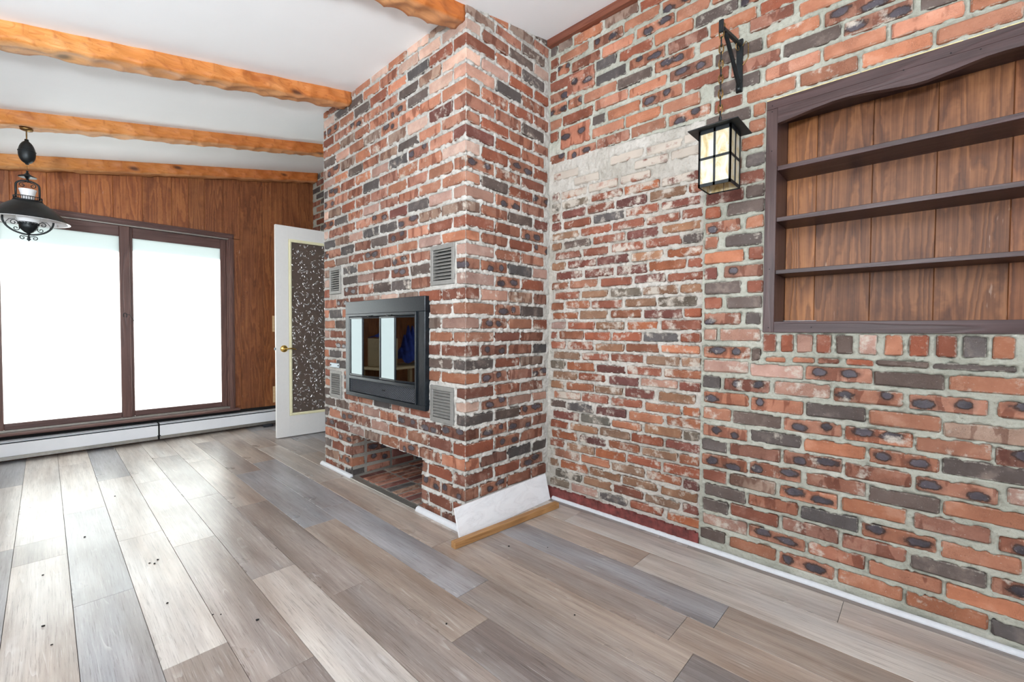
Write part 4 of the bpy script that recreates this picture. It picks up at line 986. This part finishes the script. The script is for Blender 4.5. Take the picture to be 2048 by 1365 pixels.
# ------------------------------------------------------------------ hewn ceiling beams
def beam_material():
    t = NT('hewn_pine'); v = t.obj(); geo = t.n('Attribute', attribute_name='facet').outputs['Fac']; und = t.n('Attribute', attribute_name='under').outputs['Fac']
    oi = t.n('ObjectInfo').outputs['Random']; off = t.n('CombineXYZ'); t.set(off.inputs[0], t.math('MULTIPLY', oi, 31)); t.set(off.inputs[2], t.math('MULTIPLY', oi, 7)); vo = t.vm('ADD', v, off.outputs[0])
    n0 = t.noise(t.mapping(vo, (1.6, 9, 9)), 1, 2, .5, .5)
    rings = t.math('FRACT', t.math('ADD', t.math('MULTIPLY', n0, 12), t.math('MULTIPLY', geo, 5.0)))
    line = t.mr(rings, .8, 1.0, 0, 1)
    f = t.noise(t.mapping(vo, (4, 70, 70)), 1, 3, .6); big = t.noise(vo, 3.0, 2)
    k = t.math('ADD', t.math('MULTIPLY', f, .35), t.math('MULTIPLY', big, .6))
    col = t.ramp(k, [(.3, s2l((180, 110, 52))), (.5, s2l((202, 134, 70))), (.7, s2l((222, 164, 104)))])
    col = t.mix(t.math('MULTIPLY', line, .45), col, rgba((160, 84, 34)))
    col = t.mix(t.mr(geo, .45, 1.0, 0, .6), col, rgba((150, 82, 38)))
    vx = t.n('TexVoronoi'); t.set(vx.inputs['Vector'], t.mapping(vo, (3.2, 7, 7))); vx.inputs['Scale'].default_value = 1
    col = t.mix(t.mr(vx.outputs[0], .16, .06, 0, .9), col, rgba((84, 52, 38)))
    sp = t.n('SeparateXYZ'); t.set(sp.inputs[0], v)
    col = t.mix(t.mr(sp.outputs[0], .0, 1.45, 0, .55), col, t.mix(1, col, rgba((214, 150, 110)), 'MULTIPLY'))   # deeper colour towards the chimney end
    col = t.mix(t.math('MULTIPLY', und, .35), col, t.mix(.6, col, rgba((214, 196, 160))))  # paler underside: light from the window put into the colour
    return t.pbr(col, .5, 0, t.bump(t.math('ADD', f, line), .25, .0015), .35)
M_beam = beam_material()
def beam(y0, y1, x0, x1, label, seed, depth=.085):
    g = np.random.default_rng(seed); w = y1-y0
    # profile: front face (top to bottom), underside, rear face
    prof = []
    nf, nu_ = 8, 9
    for k in range(nf): prof.append((y0, -depth*k/(nf-1)*.93, 0, -1, 0.0))
    for k in range(1, nu_): prof.append((y0+.006+(w-.012)*k/nu_, -depth, 1, 0, 1.0))
    for k in range(nf): prof.append((y1, -depth*(1-k/(nf-1))*.93, 0, 1, 0.0))
    L = (x1-x0); N = int(L/.016); xs = np.linspace(x0, x1, N+1)
    S = []; s = 0; py, pz = prof[0][0], prof[0][1]
    for p in prof:
        s += math.hypot(p[0]-py, p[1]-pz); py, pz = p[0], p[1]; S.append(s)
    Stot = S[-1]
    cen = []
    xx = x0-.05
    while xx < x1+.1:
        for q in range(5):
            cen.append((xx+g.uniform(-.05, .05)+(q % 2)*.05+q*.012, Stot*(q+.5)/5+g.uniform(-.022, .022), g.uniform(-.0025, .002)))
        xx += g.uniform(.085, .125)
    cen = np.array(cen)
    V, att, und = [], [], []
    for i, x in enumerate(xs):
        d2 = ((cen[:, 0]-x)/1.15)[None, :]**2+((cen[:, 1][None, :]-np.array(S)[:, None])/.8)**2
        srt = np.sort(d2+cen[:, 2][None, :]*.4, axis=1); hgt = srt[:, 0]; gap = np.sqrt(np.maximum(srt[:, 1], 0))-np.sqrt(np.maximum(srt[:, 0], 0))
        for j, p in enumerate(prof):
            dd = min(hgt[j]*4.5, .013)-.005
            if j in (0, len(prof)-1): dd = 0
            ny, nz = (-1 if p[3] < 0 else (1 if p[3] > 0 else 0)), (-1 if p[2] else 0)
            if j in (nf-1, nf): ny, nz = -.7, -.7; dd -= .003
            if j in (nf+nu_-2, nf+nu_-1): ny, nz = .7, -.7; dd -= .003
            V.append((x, p[0]+ny*dd, zc(x)+p[1]+nz*dd+(.006 if j in (0, len(prof)-1) else 0))); att.append(float(np.clip(1-gap[j]/.018, 0, 1))); und.append(p[4])
    m = len(prof); Fc = []
    for i in range(N):
        for j in range(m-1): Fc.append((i*m+j, (i+1)*m+j, (i+1)*m+j+1, i*m+j+1))
    Fc.append(tuple(range(m))); Fc.append(tuple(N*m+j for j in range(m-1, -1, -1)))
    me = bpy.data.meshes.new('ceiling_beam'); me.from_pydata(V, [], Fc)
    a = me.attributes.new('facet', 'FLOAT', 'POINT'); a.data.foreach_set('value', np.array(att, dtype=np.float32))
    a = me.attributes.new('under', 'FLOAT', 'POINT'); a.data.foreach_set('value', np.array(und, dtype=np.float32))
    fix_normals(me); me.polygons.foreach_set('use_smooth', [True]*len(me.polygons))
    o = link('ceiling_beam', me, M_beam); tag(o, label, 'beam', 'hewn beams across the white ceiling'); return o
beam(1.700, 1.815, LX, CX-.001, 'hewn orange-brown ceiling beam ending at the near top corner of the chimney', 3, .083)
beam(2.885, 3.005, LX, CX-.001, 'hewn orange ceiling beam, the widest-looking one, ending on the middle of the chimney top', 4)
beam(4.020, 4.135, LX, RX-.001, 'hewn orange ceiling beam from which the black pendant lamp hangs', 5)
beam(5.015, 5.148, LX, RX-.001, 'hewn orange ceiling beam lying against the top of the panelled wall', 6, .092)
beam(.57, .685, LX, RX-.04, 'hewn ceiling beam nearest the camera, above the picture', 8)

# ------------------------------------------------------------------ pendant lamp
PX, PY = -.059, 4.08
ztop = zc(PX)-.084
pd = empty('pendant_lamp', (PX, PY, 1.57)); tag(pd, 'black iron pull-down pendant lamp with a wide conical shade and scrollwork', 'lamp')
def pz(z): return z-1.57
bm = bmesh.new(); lathe(bm, [(.0001, 0), (.03, 0), (.028, -.012), (.006, -.018)], c=(0, 0, pz(ztop)), n=24); bm_obj('ceiling_cap', bm, M_abrass, pd, True)
bm = bmesh.new(); tube(bm, [(0, 0, pz(ztop-.01)), (0, 0, pz(2.20))], .0034, 8); bm_obj('rod', bm, M_abrass, pd)
bm = bmesh.new()
pr = []
for k in range(25):
    a = math.pi*k/24; r = .0385*math.sin(a)*(1+.10*math.cos(a)*-1); pr.append((max(r, .0001), .070*math.cos(a)))
lathe(bm, pr, c=(0, 0, pz(2.123)), n=32)
lathe(bm, [(.0385, .003), (.0405, .002), (.0405, -.002), (.0385, -.003)], c=(0, 0, pz(2.128)), n=32)
lathe(bm, [(.0001, .013), (.009, .012), (.010, -.0), (.012, -.004)], c=(0, 0, pz(2.190)), n=16); lathe(bm, [(.010, .006), (.008, -.006), (.0001, -.008)], c=(0, 0, pz(2.054)), n=16)
bm_obj('counterweight', bm, M_black, pd, True)
bm = bmesh.new(); tube(bm, [(0, 0, pz(2.05)), (0, 0, pz(2.0))], .0012, 6); bm_obj('cord', bm, M_abrass, pd)
bm = bmesh.new(); lathe(bm, [(.0001, .040), (.006, .038), (.005, .028), (.011, .020), (.018, .012), (.041, .002), (.041, -.001), (.015, .004), (.006, -.012), (.0001, -.016)], c=(0, 0, pz(1.970)), n=32); bm_obj('smoke_bell', bm, M_black, pd, True)
bm = bmesh.new()
arc = [(-.050, 0, pz(1.835)), (-.050, 0, pz(1.90))]+[(-.050*math.cos(a), 0, pz(1.915+.032*math.sin(a))) for a in [math.radians(q) for q in range(10, 171, 16)]]+[(.050, 0, pz(1.90)), (.050, 0, pz(1.835))]
tube(bm, arc, .0052, 8)
lathe(bm, [(.0001, .012), (.006, .008), (.007, 0), (.003, -.010), (.0001, -.014)], c=(0, 0, pz(1.948)), n=12)
def spiral(cx, cz, r, turns, start, sgn, n=22, y=0.0):
    out = []
    for k in range(n):
        q = k/(n-1); rr = r*(1-.78*q); a = start+sgn*turns*2*math.pi*q
        out.append((cx+rr*math.cos(a), y, cz+rr*math.sin(a)))
    return out
for sg in (-1, 1):
    tube(bm, [(sg*.003, 0, pz(1.942))]+spiral(sg*.022, pz(1.918), .015, 1.15, math.pi/2 if sg < 0 else math.pi/2, sg*-1), .0024, 6)
bm_obj('hanger', bm, M_black, pd, True)
# gallery ring on top of the shade
bm = bmesh.new(); lathe(bm, [(.060, .004), (.064, .004), (.064, 0), (.060, 0), (.060, .004)], c=(0, 0, pz(1.842)), n=40); lathe(bm, [(.060, .002), (.066, .002), (.066, -.004), (.060, -.004)], c=(0, 0, pz(1.822)), n=40)
for k in range(36):
    a = 2*math.pi*k/36; c, s = math.cos(a)*.061, math.sin(a)*.061
    tube(bm, [(c, s, pz(1.820)), (c, s, pz(1.843))], .0014, 4)
bm_obj('gallery', bm, M_black, pd)
bm = bmesh.new(); lathe(bm, [(.058, pz(1.822)), (.066, pz(1.818)), (.105, pz(1.787)), (.150, pz(1.742)), (.182, pz(1.704)), (.186, pz(1.698))], n=64); bm_obj('shade', bm, M_black, pd, True)
bm = bmesh.new(); lathe(bm, [(.057, pz(1.819)), (.065, pz(1.815)), (.104, pz(1.784)), (.149, pz(1.739)), (.181, pz(1.701)), (.187, pz(1.6975)), (.186, pz(1.6995))], n=64); o = bm_obj('shade_lining', bm, M_milk, pd, True)
# glass chimney and font
bm = bmesh.new(); lathe(bm, [(.040, pz(1.893)), (.036, pz(1.880)), (.030, pz(1.855)), (.027, pz(1.83)), (.030, pz(1.79)), (.042, pz(1.76)), (.050, pz(1.735)), (.054, pz(1.718)), (.048, pz(1.700)), (.040, pz(1.680))], n=40); bm_obj('glass_chimney', bm, M_milk, pd, True)
bm = bmesh.new(); lathe(bm, [(.042, pz(1.690)), (.042, pz(1.663)), (.040, pz(1.655)), (.034, pz(1.645)), (.020, pz(1.630)), (.008, pz(1.622)), (.006, pz(1.612)), (.0001, pz(1.610))], n=36)
lathe(bm, [(.0425, pz(1.694)), (.044, pz(1.692)), (.044, pz(1.688)), (.0425, pz(1.686))], n=36)
for k in range(16):
    a0_ = 2*math.pi*k/16
    ring = []
    for j in range(10):
        b_ = 2*math.pi*j/10; aa = a0_+math.cos(b_)*.17; ring.append((.0435*math.cos(aa), .0435*math.sin(aa), pz(1.681)+.0075*math.sin(b_)))
    tube(bm, ring, .0011, 4, closed=True)
bm_obj('font', bm, M_black, pd, True)
bm = bmesh.new()
hoop = [(.108*math.cos(a), 0, pz(1.705)+.090*math.sin(a)) for a in [math.radians(180+q) for q in range(-8, 189, 9)]]
tube(bm, hoop, .0052, 8)
for sg in (-1, 1):
    tube(bm, [(sg*.046, 0, pz(1.676))]+spiral(sg*.062, pz(1.682), .018, 1.2, math.pi if sg > 0 else 0, -sg), .0024, 6)
    tube(bm, [(sg*.040, 0, pz(1.655))]+spiral(sg*.052, pz(1.648), .014, 1.1, math.pi if sg > 0 else 0, sg), .0024, 6)
    tube(bm, [(sg*.090, 0, pz(1.655)), (sg*.094, 0, pz(1.68)), (sg*.080, 0, pz(1.70)), (sg*.055, 0, pz(1.703))], .0018, 6)
    tube(bm, [(sg*.004, 0, pz(1.602))]+spiral(sg*.026, pz(1.594), .014, 1.25, math.pi*.75 if sg > 0 else math.pi*.25, -sg), .0024, 6)
tube(bm, [(0, 0, pz(1.622)), (0, 0, pz(1.598))], .004, 8)
lathe(bm, [(.004, pz(1.604)), (.008, pz(1.600)), (.005, pz(1.594)), (.010, pz(1.586)), (.004, pz(1.578)), (.0001, pz(1.573))], n=12)
bm_obj('scroll_hoop', bm, M_black, pd, True)

# ------------------------------------------------------------------ wall bracket, chain, lantern
BYc = .617
bk_ = empty('wall_bracket', (RX, BYc, 2.21)); tag(bk_, 'black wrought-iron triangular wall bracket with a coiled hook near the bookcase', 'bracket')
def bz(x, z, y=0): return (x-RX, y, z-2.21)
bm = bmesh.new(); box(bm, bz(2.118, 2.095, -.013), bz(2.133, 2.325, .013), .002); bm_obj('wall_bar', bm, M_black, bk_)
bm = bmesh.new(); tube(bm, [bz(2.122, 2.30), bz(2.05, 2.292), bz(1.98, 2.278), bz(1.905, 2.262)], .0095, 8); bm_obj('arm', bm, M_black, bk_)
bm = bmesh.new(); tube(bm, [bz(1.93, 2.262), bz(2.02, 2.20), bz(2.10, 2.135), bz(2.12, 2.12)], .0085, 8); bm_obj('brace', bm, M_black, bk_)
bm = bmesh.new()
for (x, z) in ((2.106, 2.105), (2.110, 2.135)): lathe(bm, [(.0001, .014), (.009, .012), (.012, .004), (.011, 0)], n=14, M=Matrix.Translation(bz(x+.012, z)) @ Matrix.Rotation(-math.pi/2, 4, 'Y'))
bm_obj('bolt_heads', bm, M_black, bk_, True)
bm = bmesh.new(); box(bm, bz(1.876, 2.238, -.009), bz(1.886, 2.288, .009), .002); tube(bm, [bz(1.884, 2.27), bz(1.91, 2.262)], .006, 8); bm_obj('end_hook', bm, M_black, bk_)
bm = bmesh.new(); tube(bm, [bz(2.09+.016*math.cos(k*.5), 2.285+.022*math.sin(k*.5), .003*math.sin(k)) for k in range(28)], .0018, 5)
bm_obj('wire_coil', bm, M_abrass, bk_); bm = bmesh.new()
tube(bm, [bz(2.12, 2.29, -.012), bz(2.125, 2.31, -.024), bz(2.125, 2.295, -.034), bz(2.125, 2.235, -.034), bz(2.125, 2.215, -.020), bz(2.122, 2.20, .0)], .0022, 6)
bm_obj('wire_loop', bm, M_abrass, bk_); bm = bmesh.new()
tube(bm, [bz(1.93, 2.29, 0), bz(1.92, 2.30, .006), bz(1.91, 2.285, -.004), bz(1.925, 2.27, .0)], .0020, 5)
bm_obj('wire_coil', bm, M_abrass, bk_)
ln = empty('hanging_lantern', (1.885, BYc, 1.60)); tag(ln, 'square black iron lantern with marbled amber glass panes hanging on a chain', 'lantern')
def lz(z): return z-1.60
n_l = 13
for k in range(n_l):
    z = 1.905+k*(2.262-1.905)/(n_l-1)
    bm = bmesh.new(); pts = [(.0080*math.cos(a), 0, .0185*math.sin(a)) for a in [2*math.pi*j/14 for j in range(14)]]
    tube(bm, pts, .0029, 5, closed=True)
    o = bm_obj('chain_link', bm, M_abrass if k % 2 else M_black, ln); o.location = (0, 0, lz(z)); o.rotation_euler = (0, 0, math.radians(90*(k % 2)+20))
bm = bmesh.new(); tube(bm, [(.004*math.sin(k*1.1), .004*math.cos(k*1.1), lz(1.895+k*.0061)) for k in range(60)], .0012, 5); bm_obj('lamp_cord', bm, M_abrass, ln)
R = .0615
bm = bmesh.new()
tv = bm.verts.new((0, 0, lz(1.888)))
lo = [bm.verts.new((sx*.094, sy*.094, lz(1.842))) for sx, sy in ((-1, -1), (1, -1), (1, 1), (-1, 1))]
l2 = [bm.verts.new((sx*.094, sy*.094, lz(1.839))) for sx, sy in ((-1, -1), (1, -1), (1, 1), (-1, 1))]
for k in range(4):
    bm.faces.new((lo[k], lo[(k+1) % 4], tv)); bm.faces.new((l2[k], l2[(k+1) % 4], lo[(k+1) % 4], lo[k]))
bm.faces.new(l2[::-1]); bmesh.ops.recalc_face_normals(bm, faces=bm.faces)
lathe(bm, [(.006, lz(1.884)), (.006, lz(1.90)), (.0035, lz(1.905)), (.0001, lz(1.908))], n=10)
bm_obj('roof', bm, M_black, ln)
bm = bmesh.new(); zb, zt, p = lz(1.615), lz(1.839), .0075
for sx in (-1, 1):
    for sy in (-1, 1): box(bm, (sx*R-.004 if sx > 0 else sx*R, sy*R-.004 if sy > 0 else sy*R, zb), (sx*R if sx > 0 else sx*R+.004, sy*R if sy > 0 else sy*R+.004, zt))
def face_bars(fn):
    for (a, b, c, d) in ((-R, R, zb, zb+.013), (-R, R, zt-.014, zt), (-R, -R+p, zb, zt), (R-p, R, zb, zt), (-.0038, .0038, zb, zt), (-R, R, (zb+zt)/2-.0045, (zb+zt)/2+.0045)): fn(a, b, c, d)
for s in (-1, 1):
    y0, y1 = sorted((s*R, s*(R-.003)))
    face_bars(lambda a, b, c, d: box(bm, (a, y0, c), (b, y1, d)))
    face_bars(lambda a, b, c, d: box(bm, (y0, a, c), (y1, b, d)))
bm_obj('cage', bm, M_black, ln)
def slag():
    t = NT('marbled_glass'); v = t.obj(); oi = t.n('ObjectInfo').outputs['Random']; off = t.n('CombineXYZ'); t.set(off.inputs[0], t.math('MULTIPLY', oi, 9)); t.set(off.inputs[1], t.math('MULTIPLY', oi, 5))
    n = t.noise(t.mapping(t.vm('ADD', v, off.outputs[0]), (26, 26, 12)), 1, 5, .65, 1.2)
    col = t.ramp(n, [(.3, s2l((232, 230, 226))), (.48, s2l((232, 222, 196))), (.62, s2l((214, 192, 142))), (.75, s2l((168, 144, 106)))])
    b = t.n('BsdfPrincipled'); t.set(b.inputs['Base Color'], col); b.inputs['Roughness'].default_value = .15
    tr = t.n('BsdfTranslucent'); t.set(tr.inputs[0], col); mx = t.n('MixShader'); mx.inputs[0].default_value = .3
    t.t.links.new(b.outputs[0], mx.inputs[1]); t.t.links.new(tr.outputs[0], mx.inputs[2]); t.t.links.new(mx.outputs[0], t.out.inputs[0]); return t.m
M_slag = slag()
zm = (zb+zt)/2
for s in (-1, 1):
    for hhalf in ((-R+.004, -.001), (.001, R-.004)):
        for vhalf in ((zb+.004, zm-.001), (zm+.001, zt-.004)):
            y0, y1 = sorted((s*(R-.0035), s*(R-.0055)))
            boxobj('pane', (hhalf[0], y0, vhalf[0]), (hhalf[1], y1, vhalf[1]), M_slag, ln)
            boxobj('pane', (y0, hhalf[0], vhalf[0]), (y1, hhalf[1], vhalf[1]), M_slag, ln)

# ------------------------------------------------------------------ leaning offcut and oak stick by the chimney
lb = empty('leaning_board', (1.745, 1.668, 0)); tag(lb, 'white marble-look board offcut leaning against the foot of the chimney', 'board')
mt = NT('marbled_white'); vv = mt.obj(); nn = mt.noise(mt.mapping(vv, (3, 3, 9), rot=(0, .5, 0)), 1.6, 5, .6, 1.0)
cc = mt.ramp(nn, [(.40, s2l((238, 239, 242))), (.497, s2l((232, 233, 236))), (.5, s2l((214, 214, 218))), (.503, s2l((233, 233, 236))), (.60, s2l((240, 241, 244)))])
M_marb = mt.pbr(cc, .3, 0, None, .5)
bm = bmesh.new()
bl = (1.375-1.745, 1.630-1.668, .001); br_ = (2.100-1.745, 1.640-1.668, .001); th = .008; hgt = .150; dy = .036
q = []
for p in (bl, br_):
    q.append([Vector((p[0], p[1], p[2])), Vector((p[0], p[1]+th, p[2])), Vector((p[0]-.006, p[1]+dy+th, p[2]+hgt)), Vector((p[0]-.006, p[1]+dy, p[2]+hgt))])
A = [bm.verts.new(v) for v in q[0]]; B = [bm.verts.new(v) for v in q[1]]
bm.faces.new(A); bm.faces.new(B[::-1])
for k in range(4): bm.faces.new((A[k], B[k], B[(k+1) % 4], A[(k+1) % 4]))
bmesh.ops.recalc_face_normals(bm, faces=bm.faces); bm_obj('board', bm, M_marb, lb)
sk = empty('oak_stick', (1.667, 1.567, 0), math.atan2(1.541-1.600, 2.025-1.305)); tag(sk, 'square-cut brown oak stick lying on the floor in front of the white offcut', 'stick')
bm = bmesh.new(); box(bm, (-.365, -.017, .001), (.365, .017, .033), .002); bm_obj('stick', bm, M_stick, sk)

# ------------------------------------------------------------------ table with boxes, seen mirrored in the fireplace glass
tb = empty('side_table', (-1.02, 4.52, 0)); tag(tb, 'pale wooden table seen only mirrored in the fireplace glass', 'table')
boxobj('table_top', (-.55, -.26, .53), (.55, .26, .56), M_board, tb, .004)
for sx in (-1, 1):
    for sy in (-1, 1): boxobj('leg', (sx*.5-.025, sy*.22-.025, .001), (sx*.5+.025, sy*.22+.025, .529), M_board, tb, .003)
cbx = empty('cardboard_box', (-.70, 4.52, .561)); tag(cbx, 'brown cardboard box mirrored in the fireplace glass, on the pale table', 'box')
boxobj('carton', (-.15, -.16, 0), (.15, .16, .36), M_card, cbx, .003); boxobj('flap', (-.15, -.168, .10), (.15, -.162, .358), M_card, cbx)
for (lx, lz_, w_x, lab) in ((-.70, .924, .34, 'crumpled blue cloth mirrored in the fireplace glass, on the cardboard box'), (-1.28, .565, .48, 'larger heap of blue cloth mirrored in the fireplace pane nearest the camera')):
    bm = bmesh.new(); bmesh.ops.create_grid(bm, x_segments=34, y_segments=26, size=.5)
    hs = 1.0 if w_x < .4 else 5.5
    for v in bm.verts:
        u, w_ = v.co.x*w_x, v.co.y*.34; rr = (2*v.co.x)**2+(2*v.co.y)**2
        hgt = hs*(.07*math.exp(-rr*1.6)+.03*abs(math.sin(u*40+w_*23))*math.exp(-rr*2.0))+.006*math.sin(w_*70)
        v.co = Vector((u, w_, max(hgt, .003)))
    bl_ = bm_obj('blue_cloth', bm, M_blue, None, True); bl_.location = (lx, 4.52, lz_); tag(bl_, lab, 'cloth')

# crumbs on the floor
bm = bmesh.new(); g = random.Random(12)
for (x, y) in ((-.02, 2.66), (-.02, 2.20), (.0, 2.05), (.02, 1.55), (.30, 2.46), (.315, 2.44), (.33, 2.47), (.30, 2.05), (.40, 1.85), (.42, 1.83), (.73, 2.2), (.12, 3.0), (1.50, 1.42), (1.62, 1.28), (.95, 1.2), (1.3, .9), (.28, 3.6), (.5, 1.7)):
    r = g.uniform(.0025, .006)
    t = bmesh.ops.create_icosphere(bm, subdivisions=1, radius=r)
    for v in t['verts']: v.co = Vector((v.co.x*g.uniform(.6, 1.3)+x, v.co.y*g.uniform(.6, 1.3)+y, max(v.co.z*.5+r*.45, .0002)))
cr = bm_obj('floor_crumbs', bm, M_dark); tag(cr, 'scattered dark crumbs of dirt on the grey plank floor', 'debris', kind='stuff')
